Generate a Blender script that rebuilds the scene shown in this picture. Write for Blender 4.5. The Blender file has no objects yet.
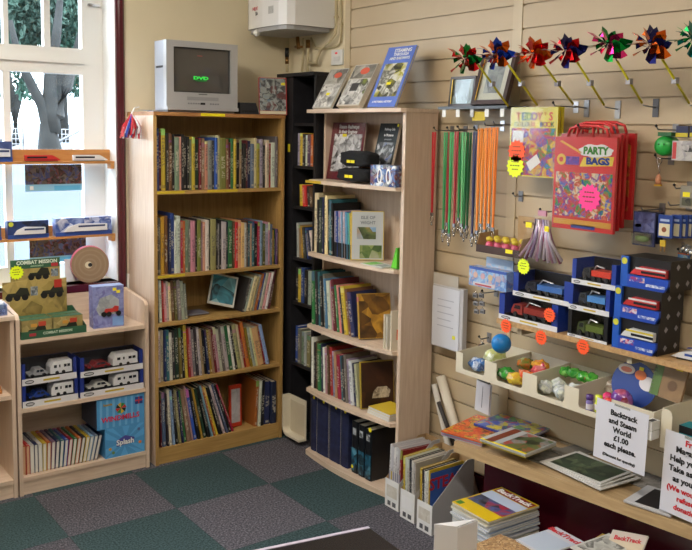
import bpy, bmesh, math, random
from mathutils import Vector, Matrix, Euler, noise
SC = bpy.context.scene
COL = SC.collection
PI = math.pi
R = math.radians
# ------------------------------------------------------------------ camera
F_PX, PY, YAW, PIT, ROL, CH = 858.78, 225.56, 0.637259, -0.109932, 0.0169123, 1.75477
def cam_axes():
    cy, sy, cp, sp = math.cos(YAW), math.sin(YAW), math.cos(PIT), math.sin(PIT)
    fw = Vector((sy*cp, cy*cp, sp)); rt = Vector((cy, -sy, 0)); up = rt.cross(fw)
    c, s = math.cos(ROL), math.sin(ROL)
    return c*rt + s*up, -s*rt + c*up, fw
RT, UP, FW = cam_axes()
EYE = Vector((0, 0, CH))
cd = bpy.data.cameras.new('camera'); cam = bpy.data.objects.new('camera', cd); COL.objects.link(cam)
m = Matrix((RT, UP, -FW)).transposed().to_4x4(); m.translation = EYE
cam.matrix_world = m
cd.sensor_width = 36; cd.lens = 36*F_PX/692; cd.shift_y = -(275-PY)/692; cd.clip_end = 200; cd.clip_start = 0.05
SC.camera = cam
# ------------------------------------------------------------------ world, light, exposure
SC.view_settings.view_transform = 'Standard'; SC.view_settings.look = 'None'
SC.view_settings.gamma = 1; SC.view_settings.use_curve_mapping = False
SC.view_settings.exposure = 0.18
W = bpy.data.worlds.new('sky'); SC.world = W; W.use_nodes = True
bg = W.node_tree.nodes['Background']; bg.inputs[0].default_value = (0.80, 0.90, 1.0, 1); bg.inputs[1].default_value = 11.0
sd = bpy.data.lights.new('sun', 'SUN'); sd.energy = 2.0; sd.angle = R(8); sd.color = (1, .95, .88)
sd.energy = 0.6
so = bpy.data.objects.new('sun', sd); COL.objects.link(so); so.rotation_euler = (R(35), R(-20), R(25))
def area(name, loc, sx, sy, power, col, rot=(0, 0, 0)):
    l = bpy.data.lights.new(name, 'AREA'); l.shape = 'RECTANGLE'; l.size = sx; l.size_y = sy; l.energy = power; l.color = col
    o = bpy.data.objects.new(name, l); COL.objects.link(o); o.location = loc; o.rotation_euler = rot; return o
LAMPS = [(0.75, 3.0, 2.80), (0.55, 0.5, 2.80)]
for lx, ly, lz in LAMPS:
    area('tube_light', (lx, ly, lz-.085), 0.16, 1.45, 30, (1.0, .92, .81))
po = area('window_portal', (.82, 4.61, 1.83), 1.8, 1.8, 1, (1, 1, 1), (R(-90), 0, 0)); po.data.cycles.is_portal = True   # guides sky sampling through the window
# ------------------------------------------------------------------ pixel rays meeting a real plane
def ray(px, py): return RT*((px-346)/F_PX) - UP*((py-PY)/F_PX) + FW
def hit(px, py, ax, v):
    d = ray(px, py); return EYE + d*((v-EYE[ax])/d[ax])
def RX(px, py, X): return hit(px, py, 0, X)
def RY(px, py, Y): return hit(px, py, 1, Y)
def RZ(px, py, Z): return hit(px, py, 2, Z)
# ------------------------------------------------------------------ materials
def lin(c):
    if isinstance(c, str):
        c = c.lstrip('#'); c = [int(c[i:i+2], 16)/255 for i in (0, 2, 4)]
    return tuple(x/12.92 if x <= .04045 else ((x+.055)/1.055)**2.4 for x in c)+(1,)
MATS = {}
def new_mat(name):
    mt = bpy.data.materials.new(name); mt.use_nodes = True
    return mt, mt.node_tree.nodes, mt.node_tree.links, mt.node_tree.nodes['Principled BSDF']
def M(c, rough=.5, metal=0., spec=.5, emit=0., coat=0., alpha=1.):
    k = (c, rough, metal, spec, emit, coat, alpha)
    if k in MATS: return MATS[k]
    mt, N, L, b = new_mat('paint_'+c.strip('#'))
    b.inputs['Base Color'].default_value = lin(c); b.inputs['Roughness'].default_value = rough
    b.inputs['Metallic'].default_value = metal; b.inputs['Specular IOR Level'].default_value = spec
    b.inputs['Coat Weight'].default_value = coat; b.inputs['Alpha'].default_value = alpha
    if emit: b.inputs['Emission Color'].default_value = lin(c); b.inputs['Emission Strength'].default_value = emit
    MATS[k] = mt; return mt
def ramp(N, stops, interp='LINEAR'):
    r = N.new('ShaderNodeValToRGB'); r.color_ramp.interpolation = interp
    e = r.color_ramp.elements
    while len(e) > 1: e.remove(e[-1])
    e[0].position = stops[0][0]; e[0].color = lin(stops[0][1])
    for p, c in stops[1:]:
        x = e.new(p); x.color = lin(c)
    return r
def grain(name, c0, c1, axis='Z', scale=6, rough=.5, stretch=14, bump=0.0):
    mt, N, L, b = new_mat(name)
    tc = N.new('ShaderNodeTexCoord'); mp = N.new('ShaderNodeMapping'); nz = N.new('ShaderNodeTexNoise')
    s = [stretch]*3; s['XYZ'.index(axis)] = 1.0
    mp.inputs['Scale'].default_value = s; nz.inputs['Scale'].default_value = scale; nz.inputs['Detail'].default_value = 5
    nz.inputs['Distortion'].default_value = .4
    r = ramp(N, [(.3, c0), (.7, c1)])
    L.new(tc.outputs['Object'], mp.inputs[0]); L.new(mp.outputs[0], nz.inputs[0]); L.new(nz.outputs[0], r.inputs[0]); L.new(r.outputs[0], b.inputs['Base Color'])
    b.inputs['Roughness'].default_value = rough
    return mt
def noisy(name, c0, c1, scale=8, rough=.7, bump=0., bscale=None, detail=3, metal=0.):
    mt, N, L, b = new_mat(name)
    tc = N.new('ShaderNodeTexCoord'); nz = N.new('ShaderNodeTexNoise'); nz.inputs['Scale'].default_value = scale; nz.inputs['Detail'].default_value = detail
    r = ramp(N, [(.35, c0), (.65, c1)])
    L.new(tc.outputs['Object'], nz.inputs[0]); L.new(nz.outputs[0], r.inputs[0]); L.new(r.outputs[0], b.inputs['Base Color'])
    b.inputs['Roughness'].default_value = rough; b.inputs['Metallic'].default_value = metal
    if bump:
        n2 = N.new('ShaderNodeTexNoise'); n2.inputs['Scale'].default_value = bscale or scale*6; bp = N.new('ShaderNodeBump'); bp.inputs['Strength'].default_value = bump
        bp.inputs['Distance'].default_value = .01
        L.new(tc.outputs['Object'], n2.inputs[0]); L.new(n2.outputs[0], bp.inputs['Height']); L.new(bp.outputs[0], b.inputs['Normal'])
    return mt
PICN = [0]
def pic(palette, scale=30, rough=.35, seed=None, kind='mix'):
    """printed picture: blotches of the given inks"""
    PICN[0] += 1; seed = PICN[0] if seed is None else seed
    mt, N, L, b = new_mat('printed_picture')
    tc = N.new('ShaderNodeTexCoord'); mp = N.new('ShaderNodeMapping'); mp.inputs['Location'].default_value = (seed*3.1, seed*1.7, seed*2.3)
    nz = N.new('ShaderNodeTexNoise'); nz.inputs['Scale'].default_value = scale; nz.inputs['Detail'].default_value = 2.5; nz.inputs['Distortion'].default_value = .8
    vo = N.new('ShaderNodeTexVoronoi'); vo.inputs['Scale'].default_value = scale*1.3
    sep = N.new('ShaderNodeSeparateColor'); mx = N.new('ShaderNodeMath'); mx.operation = 'MULTIPLY_ADD'; mx.inputs[1].default_value = .45; 
    L.new(tc.outputs['Object'], mp.inputs[0]); L.new(mp.outputs[0], nz.inputs[0]); L.new(mp.outputs[0], vo.inputs[0])
    L.new(vo.outputs['Color'], sep.inputs[0]); L.new(sep.outputs[0], mx.inputs[0])
    m2 = N.new('ShaderNodeMath'); m2.operation = 'MULTIPLY'; m2.inputs[1].default_value = .62
    L.new(nz.outputs[0], m2.inputs[0]); L.new(m2.outputs[0], mx.inputs[2])
    n = len(palette); r = ramp(N, [(.22+.60*i/max(n-1, 1), c) for i, c in enumerate(palette)], 'LINEAR')
    L.new(mx.outputs[0], r.inputs[0]); L.new(r.outputs[0], b.inputs['Base Color']); b.inputs['Roughness'].default_value = rough
    return mt
def film(name, tint=(1, 1, 1), op=.14, rough=.12):
    """clear plastic film / glass: mostly see-through with a gloss"""
    mt, N, L, b = new_mat(name); out = N['Material Output']
    t = N.new('ShaderNodeBsdfTransparent'); t.inputs[0].default_value = (*tint, 1); g = N.new('ShaderNodeBsdfGlossy'); g.inputs['Roughness'].default_value = rough
    mx = N.new('ShaderNodeMixShader'); mx.inputs[0].default_value = op
    L.new(t.outputs[0], mx.inputs[1]); L.new(g.outputs[0], mx.inputs[2]); L.new(mx.outputs[0], out.inputs[0])
    return mt
def book_material():
    mt, N, L, b = new_mat('book_cover')
    oi = N.new('ShaderNodeObjectInfo'); tc = N.new('ShaderNodeTexCoord'); sp = N.new('ShaderNodeSeparateXYZ'); L.new(tc.outputs['Generated'], sp.inputs[0])
    def mth(op, a, bb=None, c=None):
        n = N.new('ShaderNodeMath'); n.operation = op
        for i, v in enumerate((a, bb, c)):
            if v is None: continue
            if isinstance(v, (int, float)): n.inputs[i].default_value = v
            else: L.new(v, n.inputs[i])
        return n.outputs[0]
    rnd = oi.outputs['Random']
    cx = N.new('ShaderNodeCombineXYZ'); L.new(mth('MULTIPLY', sp.outputs[0], 3.0), cx.inputs[0]); L.new(mth('MULTIPLY', sp.outputs[2], 34.0), cx.inputs[2]); L.new(mth('MULTIPLY', rnd, 91.0), cx.inputs[1])
    nz = N.new('ShaderNodeTexNoise'); nz.inputs['Scale'].default_value = 1; nz.inputs['Detail'].default_value = 1; L.new(cx.outputs[0], nz.inputs[0])
    txt = mth('GREATER_THAN', nz.outputs[0], .5)
    r2 = mth('FRACT', mth('MULTIPLY', rnd, 7.31)); r3 = mth('FRACT', mth('MULTIPLY', rnd, 13.7))
    lo = mth('MULTIPLY_ADD', r2, .3, .15); hi = mth('MULTIPLY_ADD', r3, .3, .62)
    win = mth('MULTIPLY', mth('GREATER_THAN', sp.outputs[2], lo), mth('LESS_THAN', sp.outputs[2], hi))
    mid = mth('LESS_THAN', mth('ABSOLUTE', mth('SUBTRACT', sp.outputs[0], .5)), .3)
    spine = mth('LESS_THAN', sp.outputs[1], .03)
    logo = mth('MULTIPLY', mth('LESS_THAN', sp.outputs[2], .09), mth('GREATER_THAN', sp.outputs[2], .04))
    logo = mth('MULTIPLY', logo, mth('GREATER_THAN', r2, .5))
    mask = mth('MULTIPLY', mth('MULTIPLY', mth('MAXIMUM', mth('MULTIPLY', txt, win), logo), mid), spine)
    bw = N.new('ShaderNodeRGBToBW'); L.new(oi.outputs['Color'], bw.inputs[0])
    dark = mth('GREATER_THAN', bw.outputs[0], .22)
    tcol = N.new('ShaderNodeMix'); tcol.data_type = 'RGBA'; L.new(dark, tcol.inputs[0]); tcol.inputs[6].default_value = (.62, .58, .48, 1); tcol.inputs[7].default_value = (.05, .05, .07, 1)
    # a band of a second ink across some spines
    band = mth('MULTIPLY', mth('GREATER_THAN', sp.outputs[2], mth('MULTIPLY_ADD', r3, .25, .70)), mth('GREATER_THAN', r3, .45))
    band = mth('MULTIPLY', mth('MULTIPLY', band, spine), mth('LESS_THAN', sp.outputs[2], mth('MULTIPLY_ADD', r2, .2, .86)))
    hs = N.new('ShaderNodeHueSaturation'); hs.inputs['Value'].default_value = 1.15; hs.inputs['Saturation'].default_value = .8; L.new(mth('MULTIPLY_ADD', r2, .5, .25), hs.inputs['Hue']); L.new(oi.outputs['Color'], hs.inputs['Color'])
    m1 = N.new('ShaderNodeMix'); m1.data_type = 'RGBA'; L.new(band, m1.inputs[0]); L.new(oi.outputs['Color'], m1.inputs[6]); L.new(hs.outputs[0], m1.inputs[7])
    m2 = N.new('ShaderNodeMix'); m2.data_type = 'RGBA'; L.new(mth('MULTIPLY', mask, .5), m2.inputs[0]); L.new(m1.outputs[2], m2.inputs[6]); L.new(tcol.outputs[2], m2.inputs[7])
    L.new(m2.outputs[2], b.inputs['Base Color']); b.inputs['Roughness'].default_value = .42
    return mt
BOOK = book_material()
PAGES = grain('paper_page_edges', '#cfc6b4', '#e4dccb', 'Y', 40, .8)
BEECH = grain('pale_beech_laminate', '#c9b09a', '#d9c4b0', 'Z', 5, .45)
BEECHX = grain('pale_beech_laminate_flat', '#c9b09a', '#dcc7b2', 'X', 5, .45)
BEECHY = grain('pale_beech_shelf', '#c8b094', '#dac4a8', 'Y', 5, .45)
OAK = grain('oak_veneer', '#9c7a44', '#b8945a', 'Z', 5, .5)
OAKX = grain('oak_veneer_shelf', '#a07d46', '#bb985c', 'X', 5, .5)
PLANK = grain('orange_pine', '#a8713a', '#c48c50', 'X', 4, .5, 18)
SHELFY = grain('natural_pine_shelf', '#a98357', '#c6a273', 'Y', 4, .5, 18)
BLACKW = noisy('black_ash_board', '#17161a', '#222126', 12, .5)
CARD = noisy('brown_cardboard', '#a5865f', '#b4956d', 20, .85)
WHITECARD = noisy('white_card', '#d8d8d8', '#e2e2e2', 10, .6)
CREAM = noisy('cream_plastic', '#d6cdb9', '#dad2bf', 5, .4)
SLAT = noisy('slatwall_laminate', '#b9a689', '#bfad90', 3, .45)
SLATTRIM = noisy('slatwall_trim', '#c0af91', '#c6b596', 3, .4)
GROOVE = M('#5d5142', .7)
WALLC = noisy('cream_emulsion', '#ddd1b4', '#e3d8bc', 2, .85, .05, 90)
MAROON = M('#4a0f1c', .22, spec=.6)
WHITEP = M('#e6e6e4', .35)
WHITE = M('#e4e4e2', .5)
BLACK = M('#121214', .45)
CHROME = M('#b8b8ba', .22, 1.)
STEEL = M('#8d8d90', .35, 1.)
BRASS = M('#9a7448', .35, 1.)
FILM = film('clear_film', (1, 1, 1), .015, .08)
FILMH = film('hazy_film', (.97, .98, .985), .03, .12)
GLASS = film('window_glass', (.97, .99, 1), .025, .02)
INK = M('#1a1a1f', .6); WINK = M('#eeeeec', .5); REDINK = M('#c01e2c', .5)
YEL = M('#f2e21c', .6); FY = M('#eaff1c', .6); FO = M('#ff5a24', .6); FP = M('#ff3f96', .6)
# ------------------------------------------------------------------ mesh builder
class MB:
    def __init__(s): s.bm = bmesh.new()
    def _v(s, pts, mx): return [s.bm.verts.new((mx @ Vector(p)) if mx else p) for p in pts]
    def box(s, x0, x1, y0, y1, z0, z1, mx=None):
        v = s._v([(x0,y0,z0),(x1,y0,z0),(x1,y1,z0),(x0,y1,z0),(x0,y0,z1),(x1,y0,z1),(x1,y1,z1),(x0,y1,z1)], mx)
        for f in ((3,2,1,0),(4,5,6,7),(0,1,5,4),(1,2,6,5),(2,3,7,6),(3,0,4,7)): s.bm.faces.new([v[i] for i in f])
        return s
    def prism(s, poly, a, b, plane='xz', mx=None):
        """polygon in a plane, extruded between a and b on the third axis"""
        def P(u, w, t): return {'xz': (u, t, w), 'xy': (u, w, t), 'yz': (t, u, w)}[plane]
        A = s._v([P(u, w, a) for u, w in poly], mx); B = s._v([P(u, w, b) for u, w in poly], mx)
        n = len(poly)
        s.bm.faces.new(A); s.bm.faces.new(B[::-1])
        for i in range(n): s.bm.faces.new([A[i], B[i], B[(i+1)%n], A[(i+1)%n]])
        return s
    def tube(s, pts, r, n=8, mx=None, cap=True):
        pts = [Vector(p) for p in pts]; rings = []
        rr = r if isinstance(r, (list, tuple)) else [r]*len(pts)
        for i, p in enumerate(pts):
            d = (pts[min(i+1, len(pts)-1)]-pts[max(i-1, 0)]).normalized()
            a = d.cross(Vector((0, 0, 1))) if abs(d.z) < .95 else d.cross(Vector((1, 0, 0)))
            a.normalize(); c = d.cross(a)
            rings.append(s._v([p+(a*math.cos(2*PI*k/n)+c*math.sin(2*PI*k/n))*rr[i] for k in range(n)], mx))
        for A, B in zip(rings, rings[1:]):
            for k in range(n): s.bm.faces.new([A[k], A[(k+1)%n], B[(k+1)%n], B[k]])
        if cap: s.bm.faces.new(rings[0][::-1]); s.bm.faces.new(rings[-1])
        return s
    def lathe(s, prof, n=20, mx=None):
        """profile (r,z) about z"""
        rings = []
        for r, z in prof:
            rings.append(s._v([(r*math.cos(2*PI*k/n), r*math.sin(2*PI*k/n), z) for k in range(n)], mx) if r > 1e-6 else s._v([(0, 0, z)], mx))
        for A, B in zip(rings, rings[1:]):
            if len(A) == 1 and len(B) == 1: continue
            for k in range(n):
                q = [A[k % len(A)], A[(k+1) % len(A)], B[(k+1) % len(B)], B[k % len(B)]]
                u = []
                for x in q:
                    if x not in u: u.append(x)
                if len(u) > 2: s.bm.faces.new(u)
        if len(rings[0]) > 1: s.bm.faces.new(rings[0][::-1])
        if len(rings[-1]) > 1: s.bm.faces.new(rings[-1])
        return s
    def ball(s, c, r, sub=2, jit=0., seed=0, freq=6, sq=1.):
        rr = r if isinstance(r, (list, tuple)) else (r, r, r)
        ret = bmesh.ops.create_icosphere(s.bm, subdivisions=sub, radius=1)
        for v in ret['verts']:
            if sq != 1: v.co = Vector([math.copysign(abs(q)**sq, q) for q in v.co])
            k = 1+jit*noise.noise(v.co*freq*.4+Vector((seed*7.3, seed*1.9, 0)))
            v.co = Vector((v.co.x*rr[0]*k, v.co.y*rr[1]*k, v.co.z*rr[2]*k))+Vector(c)
        return s
    def face(s, pts, mx=None):
        s.bm.faces.new(s._v(pts, mx)); return s
    def bevel(s, w, seg=1):
        bmesh.ops.bevel(s.bm, geom=[e for e in s.bm.edges if len(e.link_faces) == 2 and e.calc_face_angle(0) > .5], offset=w, segments=seg, affect='EDGES', profile=.6)
        return s
    def build(s, name, mat, parent=None, smooth=False, F=None):
        bmesh.ops.recalc_face_normals(s.bm, faces=s.bm.faces)
        if smooth:
            for f in s.bm.faces: f.smooth = True
        me = bpy.data.meshes.new(name); s.bm.to_mesh(me); s.bm.free(); me.materials.append(mat)
        o = bpy.data.objects.new(name, me); COL.objects.link(o)
        if parent: o.parent = parent
        if F is not None: o.matrix_local = F
        return o
def box(name, mat, parent, x0, x1, y0, y1, z0, z1, bev=0, F=None):
    b = MB().box(x0, x1, y0, y1, z0, z1)
    if bev: b.bevel(bev, 2)
    return b.build(name, mat, parent, F=F)
def T(x, y, z): return Matrix.Translation((x, y, z))
def RO(a, ax): return Matrix.Rotation(a, 4, ax)
def FB(x, y, z, rz=0): return T(x, y, z) @ RO(rz, 'Z')            # front looks towards -Y
def FR(x, y, z, rz=0): return T(x, y, z) @ RO(-PI/2+rz, 'Z')      # front looks towards -X, local x runs to -Y
def tag(o, label, cat, group=None):
    o['label'] = label; o['category'] = cat
    if group: o['group'] = group
    return o
def thing(name, label, cat, F, group=None):
    o = bpy.data.objects.new(name, None); COL.objects.link(o); o.empty_display_size = .05
    o.matrix_world = F; return tag(o, label, cat, group)
def struct(o): o['kind'] = 'structure'; return o
TXT = {}
def text(parent, s, size, x, z, y=-.0012, mat=INK, bold=0., name='lettering', align='CENTER', F=None, sx=1.0, thick=.0004):
    """letters standing in the local xz plane, read from -y"""
    c = bpy.data.curves.new('t', 'FONT'); c.body = s; c.size = size; c.align_x = align; c.align_y = 'CENTER'; c.extrude = thick; c.offset = bold; c.resolution_u = 2
    o = bpy.data.objects.new('t', c); COL.objects.link(o)
    me = bpy.data.meshes.new_from_object(o.evaluated_get(bpy.context.evaluated_depsgraph_get()))
    bpy.data.objects.remove(o); bpy.data.curves.remove(c)
    me.name = name; me.materials.clear(); me.materials.append(mat)
    q = bpy.data.objects.new(name, me); COL.objects.link(q); q.parent = parent
    q.matrix_local = (F or Matrix()) @ T(x, y, z) @ RO(PI/2, 'X') @ Matrix.Diagonal((sx, 1, 1, 1))
    return q
def boxR(x0, y0, x1, y1, X):
    """world left y, right y, bottom z, top z of a pixel rectangle seen on the plane x=X"""
    ym = (y0+y1)/2; xm = (x0+x1)/2
    a, b = RX(x0, ym, X).y, RX(x1, ym, X).y
    return a, b, RX(xm, y1, X).z, RX(xm, y0, X).z
def boxB(x0, y0, x1, y1, Y):
    ym = (y0+y1)/2; xm = (x0+x1)/2
    return RY(x0, ym, Y).x, RY(x1, ym, Y).x, RY(xm, y1, Y).z, RY(xm, y0, Y).z
ONES = 'first second third fourth fifth sixth seventh eighth ninth tenth eleventh twelfth thirteenth fourteenth fifteenth sixteenth seventeenth eighteenth nineteenth'.split()
def ordw(n):
    if n < 20: return ONES[n-1]
    t = {2: 'twent', 3: 'thirt', 4: 'fort'}[n//10]
    return t+'ieth' if n % 10 == 0 else t+'y-'+ONES[n % 10-1]
# ------------------------------------------------------------------ SETTING
XW, YB = 2.80, 4.38       # right wall face, back wall face
def carpet():
    mt, N, L, b = new_mat('carpet_tiles')
    tc = N.new('ShaderNodeTexCoord'); sp = N.new('ShaderNodeSeparateXYZ'); L.new(tc.outputs['Object'], sp.inputs[0])
    def mth(op, a, bb=None):
        n = N.new('ShaderNodeMath'); n.operation = op
        for i, v in enumerate((a, bb)):
            if v is None: continue
            if isinstance(v, (int, float)): n.inputs[i].default_value = v
            else: L.new(v, n.inputs[i])
        return n.outputs[0]
    u = mth('MULTIPLY', mth('SUBTRACT', sp.outputs[0], .157), 2); v = mth('MULTIPLY', mth('SUBTRACT', sp.outputs[1], .022), 2)
    fu, fv = mth('FLOOR', u), mth('FLOOR', v)
    par = mth('MODULO', mth('ADD', mth('ADD', fu, fv), 20), 2)
    wn = N.new('ShaderNodeTexWhiteNoise'); cx = N.new('ShaderNodeCombineXYZ'); L.new(fu, cx.inputs[0]); L.new(fv, cx.inputs[1]); L.new(cx.outputs[0], wn.inputs[0])
    nz = N.new('ShaderNodeTexNoise'); nz.inputs['Scale'].default_value = 120; nz.inputs['Detail'].default_value = 3; L.new(tc.outputs['Object'], nz.inputs[0])
    ra = ramp(N, [(.38, '#2a3a3c'), (.62, '#435659')]); rb = ramp(N, [(.36, '#3b3a40'), (.5, '#514f56'), (.66, '#716e77')])
    L.new(nz.outputs[0], ra.inputs[0]); L.new(nz.outputs[0], rb.inputs[0])
    mx = N.new('ShaderNodeMix'); mx.data_type = 'RGBA'; L.new(par, mx.inputs[0]); L.new(ra.outputs[0], mx.inputs[6]); L.new(rb.outputs[0], mx.inputs[7])
    eu = mth('LESS_THAN', mth('ABSOLUTE', mth('SUBTRACT', mth('FRACT', u), .5)), .494); ev = mth('LESS_THAN', mth('ABSOLUTE', mth('SUBTRACT', mth('FRACT', v), .5)), .494)
    seam = mth('ADD', mth('MULTIPLY', mth('MULTIPLY', eu, ev), .15), .85)
    val = mth('MULTIPLY', seam, mth('ADD', mth('MULTIPLY', wn.outputs[0], .2), .9))
    hs = N.new('ShaderNodeHueSaturation'); L.new(val, hs.inputs['Value']); L.new(mx.outputs[2], hs.inputs['Color'])
    L.new(hs.outputs[0], b.inputs['Base Color']); b.inputs['Roughness'].default_value = .95; b.inputs['Specular IOR Level'].default_value = .15
    bp = N.new('ShaderNodeBump'); bp.inputs['Strength'].default_value = .5; bp.inputs['Distance'].default_value = .004
    L.new(nz.outputs[0], bp.inputs['Height']); L.new(bp.outputs[0], b.inputs['Normal'])
    return mt
struct(box('floor', carpet(), None, -2.2, XW+.1, -2, YB+.28, -.1, 0))
struct(box('ceiling', M('#dedcd6', .9), None, -2.3, XW+.1, -2.1, YB+.3, 2.9, 3.0))
struct(box('wall_left', WALLC, None, -2.3, -2.2, -2.1, YB+.28, 0, 2.9))
struct(box('wall_front', WALLC, None, -2.2, XW+.1, -2.1, -2.0, 0, 2.9))
struct(box('wall_right', WALLC, None, XW, XW+.12, -2.0, YB+.28, 0, 2.9))
WX0, WX1, WZ0, WZ1 = -.10, 1.735, .935, 2.75
wb = MB().box(-2.2, WX0, YB, YB+.28, 0, 2.9).box(WX1, XW, YB, YB+.28, 0, 2.9).box(WX0, WX1, YB, YB+.28, 0, WZ0).box(WX0, WX1, YB, YB+.28, WZ1, 2.9)
struct(wb.build('wall_back', WALLC))
# white lining of the window recess, maroon architrave and sill
rv = MB().box(WX1-.012, WX1, YB, YB+.28, WZ0, WZ1).box(WX0, WX0+.012, YB, YB+.28, WZ0, WZ1).box(WX0+.012, WX1-.012, YB, YB+.28, WZ1-.012, WZ1)
struct(rv.build('trim_1', WHITEP))
ar = MB()
ar.prism([(0, 0), (.045, 0), (.045, -.012), (.034, -.022), (.018, -.020), (.010, -.014), (0, -.014)], .87, 2.86, 'xy', T(WX1-.008, YB, 0))
struct(ar.build('trim_2', MAROON))
struct(MB().box(WX0-.03, WX1-.012, YB-.03, YB+.10, WZ0-.045, WZ0).box(WX0-.03, WX1+.04, YB-.02, YB, WZ0-.13, WZ0-.045).bevel(.004).build('trim_3', MAROON))
# ---- window: white sashes in front of a bright garden
def window():
    Y0, Y1 = 4.55, 4.60
    xr = WX1-.012
    fx = lambda p: RY(p, 49, Y0).x
    zt = RY(82, 49, Y0).z; zb = RY(86, 75, Y0).z
    fr = MB()
    a = [fx(4), fx(9.3)]; bb = [fx(44.5), fx(51)]; st = fx(82)
    fr.box(st, xr, Y0, Y1, WZ0, WZ1-.012)                                   # stile
    fr.box(WX0+.012, st, Y0, Y1, zb, zt)                                    # meeting rails
    fr.box(WX0+.012, st, Y0, Y1, WZ0, WZ0+.09)                              # bottom rail
    fr.box(WX0+.012, st, Y0, Y1, WZ1-.08, WZ1-.012)
    o = struct(fr.bevel(.004).build('window_1', WHITEP))
    g = MB().box(a[0], a[1], Y0+.006, Y1-.006, zt, WZ1-.08).box(bb[0], bb[1], Y0+.006, Y1-.006, zt, WZ1-.08)
    g.box(a[0]-(bb[0]-a[0]), a[1]-(bb[0]-a[0]), Y0+.006, Y1-.006, zt, WZ1-.08)
    g.box(fx(2), a[1], Y0+.006, Y1-.006, WZ0+.09, zb)
    g.box(a[0]-.62, a[0]-.60, Y0+.006, Y1-.006, WZ0+.09, zb)
    g.build('glazing_bars', WHITEP, o)
    MB().box(WX0+.012, st, Y0-.018, Y0-.001, (zb+zt)/2-.012, (zb+zt)/2+.010).bevel(.003).build('sash_bead', WHITEP, o)
    lz = RY(93, 5, Y0-.02).z
    MB().box(fx(88), fx(99), Y0-.02, Y0-.001, lz-.006, lz+.006).build('sash_catch', CHROME, o)
    MB().box(WX0+.012, st, Y0+.022, Y0+.026, WZ0+.09, WZ1-.08).build('pane', GLASS, o)
window()
# ---- slatwall on the right wall
def slat_panel(y0, y1, label):
    z0, z1 = .19, 2.893
    prof = [(XW, z0), (XW-.02, z0)]
    k = z0+.003
    zs = [round(.193+.1*i, 3) for i in range(27)]
    for z in zs[1:]:
        prof += [(XW-.02, z-.004), (XW-.009, z-.004), (XW-.009, z+.004), (XW-.02, z+.004)]
    prof += [(XW-.02, z1), (XW, z1)]
    b = MB(); bm = b.bm
    A = [bm.verts.new((x, y0, z)) for x, z in prof]; B = [bm.verts.new((x, y1, z)) for x, z in prof]
    n = len(prof)
    for i in range(n-1): bm.faces.new([A[i], A[i+1], B[i+1], B[i]])
    r = thing('slatwall_panel', label, 'wall panel', T(0, 0, 0))
    b.build('panel', SLAT, r)
    g = MB()
    for z in zs[1:]: g.box(XW-.0088, XW-.0080, y0, y1, z-.0036, z+.0036)
    g.build('grooves', GROOVE, r)
YJ = RX(519, 0, XW-.02).y
slat_panel(YJ-.026+.0, -.8, 'cream slatwall panel right of the joint strip, behind the bagged toys and lorry boxes')
slat_panel(3.74, YJ+.026, 'cream slatwall panel left of the joint strip, behind the lanyards')
struct(box('trim_4', SLATTRIM, None, XW-.024, XW, YJ-.026, YJ+.026, .19, 2.893, .002))
struct(box('trim_5', SLATTRIM, None, XW-.026, XW, 3.74, 3.785, 0, 2.893, .003))
struct(box('trim_6', MAROON, None, XW-.03, XW, -.8, 3.74, .0, .185, .004))
# ---- ceiling lamps
for i, (lx, ly, lz) in enumerate(LAMPS):
    t = thing('ceiling_light', ['fluorescent batten on the ceiling nearer the window wall', 'fluorescent batten on the ceiling behind the viewpoint'][i], 'light', T(lx, ly, lz+.1))
    MB().box(-.05, .05, -.76, .76, -.05, 0).bevel(.004).build('batten', WHITEP, t)
    MB().tube([(0, -.73, -.07), (0, .73, -.07)], .016, 10).build('tube', M('#fff4e2', .5, emit=70), t, True)
    for s in (-1, 1): MB().box(-.02, .02, s*.745-.012, s*.745+.012, -.09, -.05).build('lampholder', WHITE, t)
# ------------------------------------------------------------------ OUTSIDE
GZ = 1.30     # the garden rises beyond the path
gp = [(YB+.30, -.35), (YB+.30, -.30), (5.6, -.30), (9.0, GZ-.15), (10.5, GZ), (60, GZ+.6), (60, -.35)]
struct(MB().prism(gp, -30, 40, 'yz').build('ground', noisy('pale_path_and_grass', '#454b55', '#50565c', .6, .95)))
def tree(base, forks, crown, seed, label, leafm, barkm, leaf=.10):
    t = thing('tree', label, 'tree', T(*base), 'trees outside the window')
    b = MB()
    for pts, r in forks: b.tube(pts, r, 9)
    b.build('trunk', barkm, t, True)
    rnd = random.Random(seed); f = MB()
    for c, rad, k in crown:
        for _ in range(int(k*2.3)):
            u = Vector((rnd.gauss(0, 1), rnd.gauss(0, 1), rnd.gauss(0, 1))).normalized()*(rnd.random()**.4)
            p = Vector(c)+Vector((u.x*rad[0], u.y*rad[1], u.z*rad[2]))
            mx = T(*p) @ Euler((rnd.uniform(0, 6), rnd.uniform(0, 6), rnd.uniform(0, 6))).to_matrix().to_4x4()
            s = leaf*rnd.uniform(.6, 1.3)
            f.face([(-s*.4, 0, 0), (0, s*.25, .02), (s*.6, 0, 0), (0, -s*.25, .02)], mx)
    f.build('foliage', leafm, t)
    return t
BARK = noisy('grey_bark', '#0d0e0d', '#1c1d1c', 5, .9, .6, 14)
LEAF1 = noisy('green_leaves', '#173026', '#2f5546', .8, .7); LEAF2 = noisy('bright_leaves', '#2c4f30', '#557f48', .8, .7)
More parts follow.
